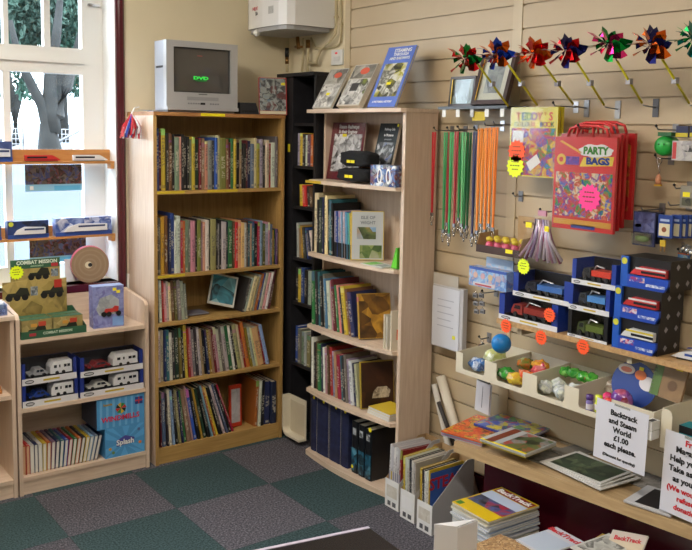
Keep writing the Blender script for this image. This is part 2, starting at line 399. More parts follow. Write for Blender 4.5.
def outside():
    D = 11.0
    P = lambda x, y: RY(x, y, D)
    g = P(48, 148); g.z = -.3
    def rel(x, y, o, dy=0): v = RY(x, y, D+dy); return tuple(v-Vector(o))
    o = (P(50, 140).x, D, GZ-.05)
    tree(o, [([(0, 0, -.05), rel(50, 150, o), rel(47, 122, o), rel(42, 105, o), rel(30, 82, o), rel(18, 55, o), rel(10, 20, o)], [.20, .15, .085, .07, .06, .05, .03]),
             ([rel(52, 132, o), rel(50, 110, o), rel(50, 75, o), rel(56, 40, o), rel(60, 0, o)], [.12, .10, .075, .06, .04]),
             ([rel(52, 132, o), rel(57, 115, o), rel(67, 88, o), rel(74, 60, o), rel(84, 20, o)], [.12, .10, .07, .055, .03])],
         [(rel(28, 12, o, 1.2), (.55, .8, .50), 1500), (rel(62, 18, o, 1.5), (.50, .8, .45), 1000), (rel(45, -45, o, 1.2), (1.6, 1.0, .7), 1500), (rel(78, 84, o, 1.6), (.16, .4, .22), 110), (rel(27, 88, o, 1.6), (.12, .3, .2), 70), (rel(75, 40, o, 1.6), (.35, .5, .3), 350), (rel(-20, 20, o, 1.0), (.6, .8, .9), 900)], 4, 'forked grey tree trunk directly behind the lower window pane', LEAF1, BARK)
    o = (P(16, 140).x, D+3.2, GZ+.02)
    tree(o, [([(0, 0, -.05), rel(16, 140, o, 3.2), rel(15, 110, o, 3.2), rel(22, 84, o, 3.2), rel(30, 60, o, 3.2), rel(36, 20, o, 3.2)], [.11, .09, .075, .06, .045, .03]),
             ([rel(15, 112, o, 3.2), rel(11, 90, o, 3.2), rel(6, 60, o, 3.2)], [.06, .05, .03])],
         [(rel(14, 20, o, 4.2), (.4, .6, .5), 900), (rel(-10, 70, o, 4.0), (.5, .5, .6), 500)], 9, 'slimmer tree left of the forked one, outside the window', LEAF1, BARK)
    o = (RY(60, 120, 19).x, 19, GZ+.05)
    tree(o, [([(0, 0, -.05), (0, 0, 1.5), (.2, 0, 3)], [.2, .15, .08])], [((-2, 0, 2.6), (2.6, 1, 1.0), 700), ((2.0, 0, 2.0), (1.8, .8, 1.3), 800), ((0, 1, 6.2), (4.5, 1, 2.0), 1300)], 12, 'bright green bushy tree farthest away outside the window', LEAF2, BARK, .15)
    # railing
    Df = 14.0
    t = thing('wire_fence', 'grey wire mesh fence with posts standing outside the window', 'fence', T(0, Df, GZ+.06))
    zt = RY(50, 129, Df).z-GZ-.06
    for px in (25, 73, -15): MB().box(-.03, .03, -.03, .03, 0, zt+.05, T(RY(px, 135, Df).x, 0, 0)).build('post', STEEL, t)
    b = MB(); x0, x1 = RY(-25, 135, Df).x, RY(73, 135, Df).x
    for k in range(9): b.box(x0, x1, -.004, .004, zt-.08*k-.005, zt-.08*k+.005)
    for k in range(26): b.box(x0+(x1-x0)*k/25-.004, x0+(x1-x0)*k/25+.004, -.005, .005, 0, zt)
    b.build('wire_mesh', STEEL, t)
    MB().tube([(RY(58, 137, Df).x, -.02, zt-.2), (RY(83, 131, Df).x, -.02, zt+.02)], .02, 8).build('stay', STEEL, t)
outside()
# ------------------------------------------------------------------ BOOKS
PAL = {}
for row in '''bl blue 2f4f9e;nv navy 1f2850;dr dark_red 5e1c26;cr crimson 97203c;rd red b02c2c;ye yellow c8ac3a;go golden 9a7a2c;br brown 6a4a30;or orange b8622c;bk black 17171a;ck charcoal 2f2d30
gy grey 77746e;gg grey-green 6d7864;sa salmon b78070;tn tan a58a68;ol olive 6b6a34;gn green 2c6a3c;dg dark_green 1d3a2c;cm cream c8bd98;wh white c6c4be;st steel-blue 62738e;li lilac 9a90a8;pk pink c08f96;pu purple 5a3f6a;tl teal 2e6470;lb light_blue 7fa0c0;kh khaki 8f8a5e;pe peach c49a72;sy sky-blue 5f8fb8;mn mint a8b8a0;mv mauve 7e5f78;cy turquoise 4a9aa0'''.replace('\n', ';').split(';'):
    k, n, h = row.split(); PAL[k] = (n.replace('_', ' '), '#'+h)
def book(label, F, w, h, d, colhex, group=None, mat=None, pages=None, hard=False):
    """spine towards local -y, thickness on x from 0 to w, height on z; depth to +y"""
    c = .0022 if w > .014 else .0012
    r = thing('book', label, 'book', F, group)
    b = MB(); e = min(w*.18, .004)
    # U section: board, rounded spine, board
    out = [(0, d), (0, e), (w*.2, 0), (w*.8, 0), (w, e), (w, d)]; inn = [(w-c, d), (w-c, e+c), (w*.8, c*1.2), (w*.2, c*1.2), (c, e+c), (c, d)]
    b.prism(out+inn, 0, h, 'xy')
    o = b.build('cover', mat or BOOK, r); o.color = lin(colhex)
    q = .003
    MB().box(c+.0001, w-c-.0001, c*1.3+.0005, d-q, q, h-q-.001).build('pages', pages or PAGES, r)
    return r
def parse(s):
    out = []
    for tkn in s.split():
        k = tkn[:2]; a = tkn[2:].split(':'); out.append((k, float(a[0] or 1), float(a[1]) if len(a) > 1 else 1.))
    return out
RB = random.Random(5)
def row(F, s, x0, x1, hL, hR, d, where, group, lean=(0, 0), jit=.05, fromright=False, dj=.012):
    """a run of books on a shelf; F has its origin on the shelf front edge, local x to the right. lean >0 : tops fall to the left"""
    it = parse(s); n = len(it)
    th = [R(lean[0]+(lean[1]-lean[0])*i/max(n-1, 1)) for i in range(n)]
    hs = [(hL+(hR-hL)*i/max(n-1, 1))*it[i][2]*(1+RB.uniform(-jit, jit)) for i in range(n)]
    wedge = [0]+[min(hs[i], hs[i-1])*(math.tan(th[i])-math.tan(th[i-1])) for i in range(1, n)]
    wedge = [max(0, g) for g in wedge]
    tot = sum(a[1]/math.cos(t) for a, t in zip(it, th)); k = (x1-x0-sum(wedge))/tot
    x = x0; out = []
    for i, (c, wt, hf) in enumerate(it):
        w = wt*k-.0006; x += wedge[i]; nm, hx = PAL[c]
        v = RB.uniform(.82, 1.15); col = tuple(min(1, int(hx[j:j+2], 16)/255*v*RB.uniform(.94, 1.06)) for j in (1, 3, 5))
        dd = d-RB.uniform(0, .03); yo = RB.uniform(0, dj)
        if th[i] >= 0: mx = T(x, yo, 0) @ RO(-th[i], 'Y')
        else: mx = T(x, yo, w*math.sin(-th[i])) @ RO(-th[i], 'Y')
        num = n-i if fromright else i+1
        size = 'thick ' if wt >= 2.4 else ('thin ' if wt <= .8 else '')
        lab = f"{size}{nm} book, {ordw(num)} from the {'right' if fromright else 'left'} {where}"
        out.append(book(lab, F @ mx, w, hs[i], dd, col, group))
        x += wt*k/math.cos(th[i])
    return out
# ------------------------------------------------------------------ OAK BOOKCASE
OX0, OX1, OYF, OYB = 1.785, 2.558, 4.04, 4.37
def oak_bookcase():
    t = thing('bookcase', 'tall oak bookcase with five shelves of books below the television', 'bookcase', T(OX0, OYF, 0))
    w, d = OX1-OX0, OYB-OYF
    for n, x in (('left', 0), ('right', w-.018)):
        s = MB().box(x, x+.018, .004, d, 0, 1.815).build('side_panel', BEECH if n == 'left' else OAK, t)
        if n == 'left': s['label'] = 'pale beech outer side panel'
        MB().box(x, x+.018, 0, .0038, 0, 1.815).build('edge_strip', OAK, s)
    MB().box(-.001, w+.004, -.004, d, 1.8153, 1.834).build('top_board', grain('reddish_oak_top', '#9a6a3c', '#b58350', 'X', 5, .5), t)
    for z in (1.435, 1.003, .753, .437): MB().box(.0183, w-.0183, .002, d-.006, z-.018, z).bevel(.0015).build('shelf', OAKX, t)
    MB().box(.0183, w-.0183, .012, d-.006, .0, .085).build('plinth', OAKX, t)
    MB().box(.0183, w-.0183, d-.0055, d, .0, 1.815).build('back_panel', OAK, t)
    for x0, x1, z in ((.002, .17, 1.435), (.30, .48, 1.435), (.02, .17, 1.003)):
        MB().box(max(x0, .019), x1, .0008, .0018, z-.014, z-.001).build('shelf_label', M('#c9b02a', .6), t)
    MB().box(.26, .40, -.0052, -.0042, 1.818, 1.832).build('shelf_label', YEL, t)
oak_bookcase()
FO_ = lambda z: FB(OX0, OYF+.018, z+.0005)
G1 = 'books in the oak bookcase'
oak = 'of the oak bookcase'
row(FO_(1.435), 'bl1.4:1.1 dr1:1.02 ye1.8:1.08 ck1 br1.3:1.02 bk1:.98 gg1.8:1.03 sa.9 bk1 ck1.3 bk1:.97 gy1 ye1.2:1.02 dg1.8 dr1 tn1.5 sa1.2 gy1.8 ck.9 bl1.1 cm1.2:1.06 ol2.6:1.08 br1.2 dr.9 gn1.2:1.04 ye1:1.08 bk1.6:1.02 tn.8 ck1 bk1 dr.8 nv1.4 st1.6 cm1.2:1.06 ye1.3 li1.6:1.08 ck1 cm1.6:1.05 rd.9 wh2 gy1.2:1.15', .021, .748, .285, .235, .22, 'on the top shelf '+oak, G1)
row(FO_(1.003), 'bk1:1.05 gy1 go1.6:1.03 br1.8:1.03 nv1:1.05 bl1.7:1.08 wh1 mn1.8:1.06 cr1 or.9 gg1.4 gy1 pk2.2 bk.9 ol1.8 mv.8 sa1.1 wh1.6:1.02 ck.8 kh2.6 bk.8 wh1 bk.9 wh2.2 nv1 gn2.2 br.9 rd1.5 pe1.4 pe1.7 wh1 br.8 tl1.2 tn.9 tl1.2 bk1.6:1.03 cr.9 lb1.4:1.04 ol1.6 li1.6 pk.9 st1:.95 ye.9:.88 gn.8:.88 pu1:.88', .021, .748, .29, .225, .21, 'on the second shelf '+oak, G1)
row(FO_(.753), 'ck.8 wh1.3 rd.9 pk1 wh1.2 cm1 br1.4 ol1.2 gy1.6 mn1.5:.97 gy1.4:.96', .028, .20, .215, .205, .2, 'on the third shelf '+oak, G1, (1, 4))
row(FO_(.753), 'ck1 wh1.3 cm1.2 tn.9 wh1 or1.2 bl.9 wh1.4 pk1.2 wh1 dr1.2', .52, .70, .185, .225, .2, 'on the third shelf '+oak, G1, (-16, -12), fromright=True)
row(FO_(.437), 'wh1.5 cm1.3 nv.8 tl1.2 wh1.2 ck1 dg1.6 ol1 bk1.1 ye1.3:1.06 rd.9 pk1 gy1.2 ck1.2 wh.8 tn1 bk1.2 nv1 go1.1 tn.9 dr.9 pk1.2 wh1.2 gy1 wh1.4 gn1.6 wh.9 bk1 kh1.7 cm1 rd1.1 or1.5:1.05 go1 wh1.2 cm.8 pe2.8:.97 rd.8 lb1.4', .021, .70, .27, .235, .2, 'on the fourth shelf '+oak, G1, (0, 13))
row(FO_(.085), 'bk1.2 dr.8 st2 ck.8 wh1.4 lb1.2 bk1 kh1.5 nv1 gn1.1 tn2 pk.9 bl1.6 bk1.4 go1 dg1.6 bk1.6 lb1 or.9 ye1.4 bk1.8 wh1.3 st1.2 bk1.2 cr1', .021, .478, .30, .30, .21, 'on the bottom shelf '+oak, G1, (0, 20))
row(FO_(.085), 'or1.3 wh1 bk1.4:1.1 nv2.6:1.02 nv2.6:1.02', .607, .748, .255, .24, .2, 'on the bottom shelf '+oak, G1, (-3, 0), fromright=True)
# book leaning face-out on the third shelf
def face_book(label, F, w, h, t, colhex, pics=(), texts=(), cat='book', name='book', group=None, spine_right=False, covermat=None):
    """front cover looks to local -y; stands on z=0, x from 0 to w; thickness to +y"""
    sx = F.to_3x3().col[1].z          # thickness axis dips when the book leans back
    F = T(0, 0, max(0, -sx*t)) @ F
    r = thing(name, label, cat, F, group)
    cm = covermat or M(colhex, .32)
    c = .0012
    b = MB().box(0, w, 0, c, 0, h).box(0, w, t-c, t, 0, h)
    if spine_right: b.box(w-c, w, c, t-c, 0, h)
    else: b.box(0, c, c, t-c, 0, h)
    b.build('cover', cm, r)
    MB().box(c*1.2, w-c*1.6, c+.0001, t-c-.0001, .0015, h-.0015).build('pages', PAGES, r)
    for p in pics:
        x0, x1, z0, z1, mt = p[:5]
        MB().box(x0*w, x1*w, -.0006, -.0001, z0*h, z1*h).build('cover_picture', mt, r)
    for s, x, z, size, mt in texts: text(r, s, size, x*w, z*h, -.0012, mt, size*.02)
    return r
p = FO_(.753)
face_book('teal picture book leaning face-out on the third shelf of the oak bookcase', p @ T(.350, .085, .054) @ RO(R(19), 'Y') @ RO(R(-14), 'X') @ RO(R(-18), 'Z'), .150, .172, .012, '#c9c8c0',
          [(.06, .94, .08, .94, pic(['#1f4a58', '#2f7d94', '#4a9ab0', '#1c2c34', '#6fb0bc', '#b9c8c8'], 9))])
face_book('glossy leaflet lying flat in the gap on the third oak shelf', p @ T(.215, .17, .0062) @ RO(R(90), 'X'), .13, .12, .004, '#8f8e9c', [(.05, .95, .05, .95, pic(['#5a4a86', '#9a9aa8', '#b84a4a', '#c9c9cf', '#70708a'], 22))], (), 'leaflet', 'leaflet')
face_book('red-framed white folder standing face-out on the bottom shelf of the oak bookcase', FO_(.085) @ T(.456, .046, 0) @ RO(R(12), 'Z') @ RO(R(-6), 'X') @ RO(R(4), 'Y') @ T(0.02, 0, .008), .085, .235, .012, '#c23a22', [(.12, .86, .10, .90, pic(['#9d9ca2', '#c9c8cc', '#b4b3ba', '#d8d7da'], 12))], (), 'folder', 'folder')
# ------------------------------------------------------------------ BEECH DISPLAY CASE (right)
CY0, CY1 = 3.77, 3.012      # far end, near end
CZ = [1.862, 1.498, 1.112, .722, .372, .028]
def beech_case():
    t = thing('bookcase', 'narrow pale beech bookcase with bowed shelves against the slatwall', 'bookcase', FR(2.56, CY0, 0))
    w, d = CY0-CY1, .197
    MB().box(w-.022, w, 0, d, 0, CZ[0]-.0185).bevel(.0015).build('side_panel', BEECH, t)
    MB().box(0, .018, .075, d, 0, CZ[0]-.0185).build('side_panel', BEECH, t)
    MB().box(.0185, w-.0225, d-.008, d, 0, CZ[0]-.0185).build('back_panel', BEECH, t)
    for i, z in enumerate(CZ):
        a = w-.0225 if i else w+.004; z0 = .0185 if i else -.01
        zl0 = z0-.012
        pts = [(z0, d-.0085 if i else d), (zl0, .0)]
        for k in range(9):
            u = k/8; pts.append((z0+(a-z0)*u*.98+.004, -.025-.035*math.sin(PI*min(1, .08+u*.92))))
        pts += [(a, 0.0), (a, d-.0085 if i else d)]
        MB().prism(pts, z-.018 if i < 5 else .001, z, 'xy').build('shelf', BEECHX, t)
    for z in (1.79,):
        for y in (.05, .14): MB().lathe([(.004, 0), (.004, .001)], 10, T(.06+y, d-.009, z) @ RO(PI/2, 'X')).build('shelf_pin_hole', BLACK, t)
    MB().box(.02, .16, -.0535, -.0525, CZ[1]-.017, CZ[1]-.003).build('shelf_label', M('#c9a92a', .6), t)
beech_case()
FC = lambda i, x=0.: FR(2.56-.012, CY0-x, CZ[i]+.0005)
G2 = 'books in the beech bookcase'
be = 'of the beech bookcase'
r2 = row(FC(2), 'cm1.8:1.02 bk1:.98 dg1.5 nv1:1.02 cm1.3:1.02 bk1 tl1.1 bk.9', .03, .215, .30, .285, .195, 'on the second shelf '+be, G2, (0, 2))
r2 = row(FC(2), 'li1 bl1.1 st1 pk.8 lb1 wh1 bl1 sy1 cy1 ye.7', .22, .365, .235, .235, .16, 'among the black-footed paperbacks '+be, G2, (1, 3), jit=.01)
for b_ in r2:   # the black foot printed on every one of the series
    cv = [c for c in b_.children if c.name.startswith('cover')][0]
    xs = [v.co.x for v in cv.data.vertices]; 
    MB().box(.0006, max(xs)-.0006, -.0012, -.0002, .002, .075).build('black_foot', BLACK, b_)
row(FC(3), 'gn1.5:1.03 ck1.2:1.05 tl1.2:1.08 bk1.3 gy.9 sy1.1 wh1.6 pk.8 dr1.4 gn1 sa1.2 ck1 ye1.6 br1.2 nv1.8', .03, .415, .285, .235, .19, 'on the third shelf '+be, G2, (2, 12))
row(FC(4), 'wh1 ck1 br1.1 gn1.6 nv.9 wh1 pk1 br1 rd1.2 lb1.2 tn1 cr1.6 tl1.1 ck1.2 gy1 li1.1 wh1.4 nv.7 cm1', .03, .45, .265, .225, .19, 'on the fourth shelf '+be, G2, (1, 8))
def slide_cover(bk, mt, texts=()):
    pass
def end_book(F, label, w, h, d, spinehex, covermat, group=G2):
    r = book(label, F, w, h, d, spinehex, group)
    MB().box(w+.0002, w+.0007, .006, d-.004, .004, h-.004).build('cover_picture', covermat, r)
    return r
end_book(FC(2, .378) @ RO(R(-36), 'Z') @ RO(R(-6), 'Y') @ T(0, -.005, .002), 'white guidebook with landscape photographs at the right of the second beech shelf', .012, .245, .165, '#c9b04a', M('#b9bfc4', .35))
g_ = [o for o in COL.objects if o.get('label', '').startswith('white guidebook')][0]
MB().box(.0131, .0136, .03, .125, .105, .165).build('cover_picture', pic(['#24301c', '#5a6a3a', '#a8824a', '#8fb0d0', '#5f86b0'], 14), g_)
MB().box(.0131, .0136, .045, .155, .01, .075).build('cover_picture', pic(['#2c4422', '#4f6a36', '#7a8a4a', '#9aa08a'], 18), g_)
for k, (s, z) in enumerate((('ISLE OF', .212), ('WIGHT', .186))):
    text(g_, s, .022, .085, z, 0, M('#6a7078', .5), .0004, F=T(.0138, 0, 0) @ RO(PI/2, 'Z'))
end_book(FC(3, .445) @ RO(R(-22), 'Z') @ RO(R(-13), 'Y') @ T(0, 0, .002), 'brown and gold book showing its cover, third shelf of the beech bookcase', .022, .225, .17, '#a8842c', pic(['#2c1a0c', '#4a3010', '#6a4716', '#8a6420', '#c09030', '#3a2410'], 10))
end_book(FC(4, .47) @ RO(R(-18), 'Z') @ RO(R(-7), 'Y') @ T(0, 0, .002), 'dark brown book with a pale train picture, fourth shelf of the beech bookcase', .016, .235, .18, '#a89030', pic(['#241209', '#33190c', '#3e2010', '#4a2a14'], 9))
d_ = [o for o in COL.objects if o.get('label', '').startswith('dark brown book with a pale')][0]
MB().prism([(.06, .05), (.15, .05), (.16, .085), (.14, .105), (.09, .105), (.07, .085)], .0168, .0174, 'yz').build('cover_picture', pic(['#b8a890', '#5a4a3a', '#d0c4ae', '#8a7a62'], 25), d_)
def flat(label, F, w, d, t, colhex, pics=(), cat='magazine', name='magazine', group=None, texts=(), sag=0):
    """lies flat: x 0..w, y 0..d, thickness up; cover faces up. texts read from local -y"""
    r = thing(name, label, cat, F, group)
    c = min(.0008, t*.3)
    b = MB().box(0, w, 0, d, t-c, t).box(0, w, 0, d, 0, c).box(0, c, 0, d, c, t-c)
    b.build('cover', M(colhex, .3), r)
    MB().box(c*1.05, w-.001, .001, d-.001, c, t-c).build('pages', M('#d6d4d0', .7), r)
    for x0, x1, y0, y1, mt in pics: MB().box(x0*w, x1*w, y0*d, y1*d, t+.0001, t+.0005).build('cover_picture', mt, r)
    for s, x, y, size, mt in texts: text(r, s, size, x*w, 0, 0, mt, size*.03, F=T(0, y*d, t+.0010) @ RO(-PI/2, 'X'))
    return r
flat('green-edged leaflet lying flat at the front of the second beech shelf', FR(2.516, 3.275, CZ[2]+.0005), .165, .10, .004, '#d0d4cc', [(.03, .4, .1, .9, pic(['#3a8a2a', '#62b83a', '#9ad070'], 20)), (.5, .9, .2, .8, pic(['#6a6a6a', '#9ab0b0', '#c0c4c0'], 30))], 'leaflet', 'leaflet')
def wedge_stand():
    t = thing('bookend', 'bright green wedge beside the panel on the second beech shelf', 'bookend', FR(2.55, 3.085, CZ[2]+.0045))
    MB().prism([(0, 0), (.045, 0), (.045, .10), (.035, .10)], 0, .05, 'xz').bevel(.002).build('wedge', M('#4fae1e', .4), t)
    MB().prism([(.006, .004), (.0435, .004), (.0435, .09)], -.001, -.0002, 'xz').build('front_panel', M('#66c832', .35), t)
wedge_stand()
for k, (hx, y, hh, lab) in enumerate((('#d4cbb4', 3.125, .165, 'cream booklet standing beside the panel on the third beech shelf'), ('#c9c2b4', 3.105, .16, 'grey-backed booklet between cream and orange ones on the third beech shelf'), ('#d8cdb8', 3.075, .19, 'cream booklet with an orange square nearest the panel, third beech shelf'))):
    b_ = book(lab, FR(2.545, y, CZ[3]+.0005, R(-10)), .012, hh, .12, hx, 'thin booklets at the end of the third beech shelf')
    MB().box(.0122, .0127, .03, .1, .05, .1).build('cover_picture', M('#e06a2c' if k == 2 else '#b0a890', .5), b_)
for k in range(3):
    flat(['lowest pad in the yellow-topped pile on the fourth beech shelf', 'middle pad in the yellow-topped pile on the fourth beech shelf', 'yellow pad on top of the pile, fourth beech shelf'][k], FR(2.545, 3.235-.004*k, CZ[4]+.0006+.0125*k), .165, .14, .012, ['#c9c4b4', '#cfc9b6', '#d8b832'][k], (), 'pad', 'paper_pad', 'pads on the fourth beech shelf')
# bottom shelf: navy volumes and three black books
for k in range(4):
    w_ = [.05, .115, .105, .06][k]; x_ = .035+sum([.05, .115, .105, .06][:k])+.003*k
    t = book(['first', 'second', 'third', 'fourth'][k]+' navy binder from the left on the bottom shelf of the beech bookcase', FC(5, x_), w_, .315-.006*k, .18, '#131c3f', 'navy binders on the bottom beech shelf', noisy('navy_cloth%d' % k, '#11183a', '#19234c', 30, .75))
    MB().lathe([(.009, 0), (.009, .0008)], 12, T(w_*.6, -.0002, .296) @ RO(PI/2, 'X')).build('dot_sticker', YEL, t)
for k in range(3):
    t = book(['first', 'second', 'third'][k]+' black and blue book from the left beside the navy binders', FC(5, .405+.056*k), .052, .27-.004*k, .17, '#0d1116', 'black and blue books on the bottom beech shelf', M('#0e1218', .3))
    MB().box(.004, .048, -.0008, -.0002, .01, .13).build('spine_picture', pic(['#0c141c', '#14384a', '#2a6a86', '#0c1a26', '#5a98b0'], 16), t)
    MB().box(.012, .040, -.0010, -.0003, .2, .235).build('spine_title', pic(['#0c1116', '#8d9298', '#c6cacc'], 45), t)
    if k == 0: MB().lathe([(.009, 0), (.009, .0008)], 12, T(.012, -.0010, .03) @ RO(PI/2, 'X')).build('dot_sticker', YEL, t)
MB().lathe([(.012, 0), (.012, .0008)], 12, T(.04, -.0002, .262) @ RO(PI/2, 'X')).build('dot_sticker', YEL, t)
# first shelf display
def leanF(X, Ypx, z, deg, rz=0): return FR(X, Ypx, z, rz) @ RO(R(-deg), 'X')
yl, yr, z0, z1 = boxR(318, 128, 359, 180, 2.58)
A = face_book('maroon-bordered steam magazine in shiny film on the top beech shelf', leanF(2.638, 3.748, CZ[1]+.0006, 8), .285, .30, .012, '#6a1c2c', [(.10, .94, .14, .80, pic(['#1a1a1c', '#77767a', '#c9c8ca', '#efeff0', '#4a494c', '#d8d8da', '#2c2b2e'], 15))], [('Steam Railways', .52, .925, .028, WINK), ('& their Engines', .5, .84, .026, WINK)])
MB().box(-.001, .286, -.0034, -.0028, -.0005, .301).build('film_wrap', film('crinkled_film', (1, 1, 1), .07, .1), A)
MB().box(.10, .135, -.0016, -.0010, .225, .24).build('price_label', YEL, A)
A = face_book('black book with a group photograph leaning at the right of the top beech shelf', leanF(2.640, 3.385, CZ[1]+.0006, 14), .15, .30, .02, '#15191b', [(.08, .92, .30, .68, pic(['#15191b', '#c6c9cc', '#55585a', '#2a2c2e', '#8a8d90', '#3a5a9a'], 24))], [('Railway Life', .56, .90, .017, WINK), ('in Pictures', .56, .80, .017, WINK), ('photographs', .56, .73, .011, M('#8a8d8f', .5))], spine_right=False)
MB().lathe([(.008, 0), (.008, .0008)], 12, T(.14, -.0002, .29) @ RO(PI/2, 'X')).build('dot_sticker', YEL, A)
def gloves():
    for k in range(2):
        t = thing('folded_clothing', ['upper folded black garment with a yellow label on the top beech shelf', 'lower folded black garment with a yellow label on the top beech shelf'][k], 'clothing', FR(2.525, 3.475+.015*k, CZ[1]+.0006+.074*(1-k)), 'folded black garments')
        b = MB(); rnd = random.Random(k)
        b.ball((.10, .05, .040 if k else .046), (.130-.012*(1-k), .050, .033+.005*(1-k)), 4, .10, k+2, 7, .5)
        b.build('cloth', noisy('black_wool%d' % k, '#0d0d10', '#17171b', 60, .95), t, True)
        for q in range(2): MB().box(.065+.033*q, .094+.033*q, -.0035, -.0015, .026, .040).build('yellow_label', YEL, t)
gloves()
def mugbox():
    w = .185
    t = thing('boxed_mugs', 'white and blue mug box beside the panel on the top beech shelf', 'box', FR(2.528, 3.226, CZ[1]+.0006))
    MB().box(0, w, 0, .10, 0, .098).build('carton', pic(['#dfe2e6', '#2a4a9a', '#1a2038', '#c0c4c8', '#6a2a26', '#4a7ab8', '#eceef0'], 22), t)
    for x in (.07, .135):
        b = MB(); n = 18
        for i in range(n):
            a0, a1 = 2*PI*i/n, 2*PI*(i+1)/n
            b.face([(x+.018*math.cos(a0), -.001, .048+.037*math.sin(a0)), (x+.018*math.cos(a1), -.001, .048+.037*math.sin(a1)), (x+.010*math.cos(a1), -.001, .048+.027*math.sin(a1)), (x+.010*math.cos(a0), -.001, .048+.027*math.sin(a0))])
        b.build('printed_ring', WINK, t)
mugbox()
# on top of the beech bookcase
zt = CZ[0]+.0008
def top_book(x0, x1, yb, ytop, xtop, label, hx, pics, texts, deg, wadj=1., X=2.535, th=.012):
    a = RX(x0, yb, X); c = RX(x1, yb, X)
    h = .30
    return face_book(label, leanF(X, a.y, zt, deg), abs(a.y-c.y), h, th, hx, pics, texts)
bw = ['#2a2a2c', '#6a6a6a', '#a8a8a6', '#d0cfcc', '#8a8986', '#e0dfdc', '#45443f']
def disc_pic(parent, x, z, rx, rz, mt, name='printed_oval'):
    n = 20; b = MB(); b.prism([(x+rx*math.cos(2*PI*i/n), z+rz*math.sin(2*PI*i/n)) for i in range(n)], -.0013, -.0007); return b.build(name, mt, parent)
A = face_book('left of the two grey and white steam magazines on top of the beech bookcase', leanF(2.535, RX(312, 107, 2.535).y, zt, 30), .165, .235, .014, '#b8b6b2', [(.03, .97, .62, .98, pic(['#2a2a2c', '#6a6862', '#98968e', '#b8b6b0'], 18)), (.03, .97, .03, .60, pic(bw, 18))], ())
disc_pic(A, .095, .195, .032, .017, M('#cf5a44', .5)); MB().box(.07, .10, -.0013, -.0007, .075, .09).build('price_label', YEL, A)
A = face_book('right of the two grey and white steam magazines on top of the beech bookcase', leanF(2.535, RX(336, 106, 2.535).y, zt, 30), .185, .24, .03, '#c4bdb0', [(.03, .97, .66, .98, pic(['#2f3030', '#77756e', '#98968e', '#b8b6b0'], 18)), (.03, .97, .03, .64, pic(bw+['#7a8a3a'], 16))], ())
disc_pic(A, .105, .20, .036, .02, M('#cf5a44', .5)); MB().box(.05, .11, -.0013, -.0007, .085, .13).build('cover_picture', M('#3a3a3c', .4), A)
A = face_book('tall blue railway book leaning on top of the beech bookcase', leanF(2.53, RX(367, 105, 2.53).y, zt, 24), .205, .315, .012, '#5a74c4', [(.10, .90, .17, .72, pic(['#c9c4aa', '#8a8a4a', '#2c2c2a', '#a8a232', '#d8d6cc', '#5a5a4e', '#e0dfd6', '#1a1a1a'], 14))], [('STEAMING', .58, .93, .026, WINK), ('THROUGH', .55, .865, .022, WINK), ('AND RAILWAYS', .55, .80, .02, WINK), ('A PICTORIAL HISTORY', .48, .085, .014, WINK)])
MB().box(.085, .115, -.0013, -.0007, .115, .128).build('price_label', YEL, A)
# ------------------------------------------------------------------ BLACK CORNER RACK
KX, KYA, KYB, KZ = 2.60, 4.02, 3.80, 2.045
def black_rack():
    t = thing('bookcase', 'narrow black rack of paperbacks in the corner between the two bookcases', 'bookcase', FR(KX, 4.10, 0))
    w = 4.10-KYB
    MB().box(0, .078, 0, .165, 0, KZ-.0005).build('side_panel', BLACKW, t)
    MB().box(w-.018, w, 0, .165, 0, KZ-.0005).build('side_panel', BLACKW, t)
    MB().box(.0785, w-.0185, .158, .165, 0, KZ-.0005).build('back_panel', BLACKW, t)
    MB().box(-.06, w+.004, -.02, .18, KZ, KZ+.018).bevel(.002).build('top_board', BLACKW, t)
    for z in KS: MB().box(.0785, w-.0185, .01, .1575, z-.016, z).build('shelf', BLACKW, t)
    MB().box(.03, .052, -.0012, -.0002, RX(289, 152, KX).z, RX(289, 144, KX).z).build('yellow_sticker', YEL, t)
KS = [RX(305, y, KX+.02).z for y in (123, 166, 207, 259, 304, 366)]
black_rack()
G3 = 'paperbacks in the black rack'
FK = lambda z: FR(KX+.018, 4.10, z+.0005)
br_ = 'of the black corner rack'
row(FK(KS[1]), 'li1 ye.9 ck1 wh.8 pu1.2 or1.2 rd1', .082, .272, .175, .17, .13, 'on the upper shelf '+br_, G3, jit=.03)
row(FK(KS[2]), 'ye1.4 rd1.2 ck1 br1.2', .112, .25, .115, .11, .12, 'on the second shelf '+br_, G3, (3, 8))
row(FK(KS[3]), 'wh1 tn.8 ye.7 ck1.2 bl1.2 nv1.1 wh.8', .096, .262, .185, .17, .13, 'on the third shelf '+br_, G3, (2, 12))
row(FK(KS[4]), 'ck1 ye.8 bl1 bk1 wh1.2 gy1', .082, .272, .19, .19, .13, 'on the fourth shelf '+br_, G3)
row(FK(KS[5]), 'bl1 gy1 gg1.2 wh.7 kh1.2 ck1', .082, .272, .20, .18, .13, 'on the fifth shelf '+br_, G3)
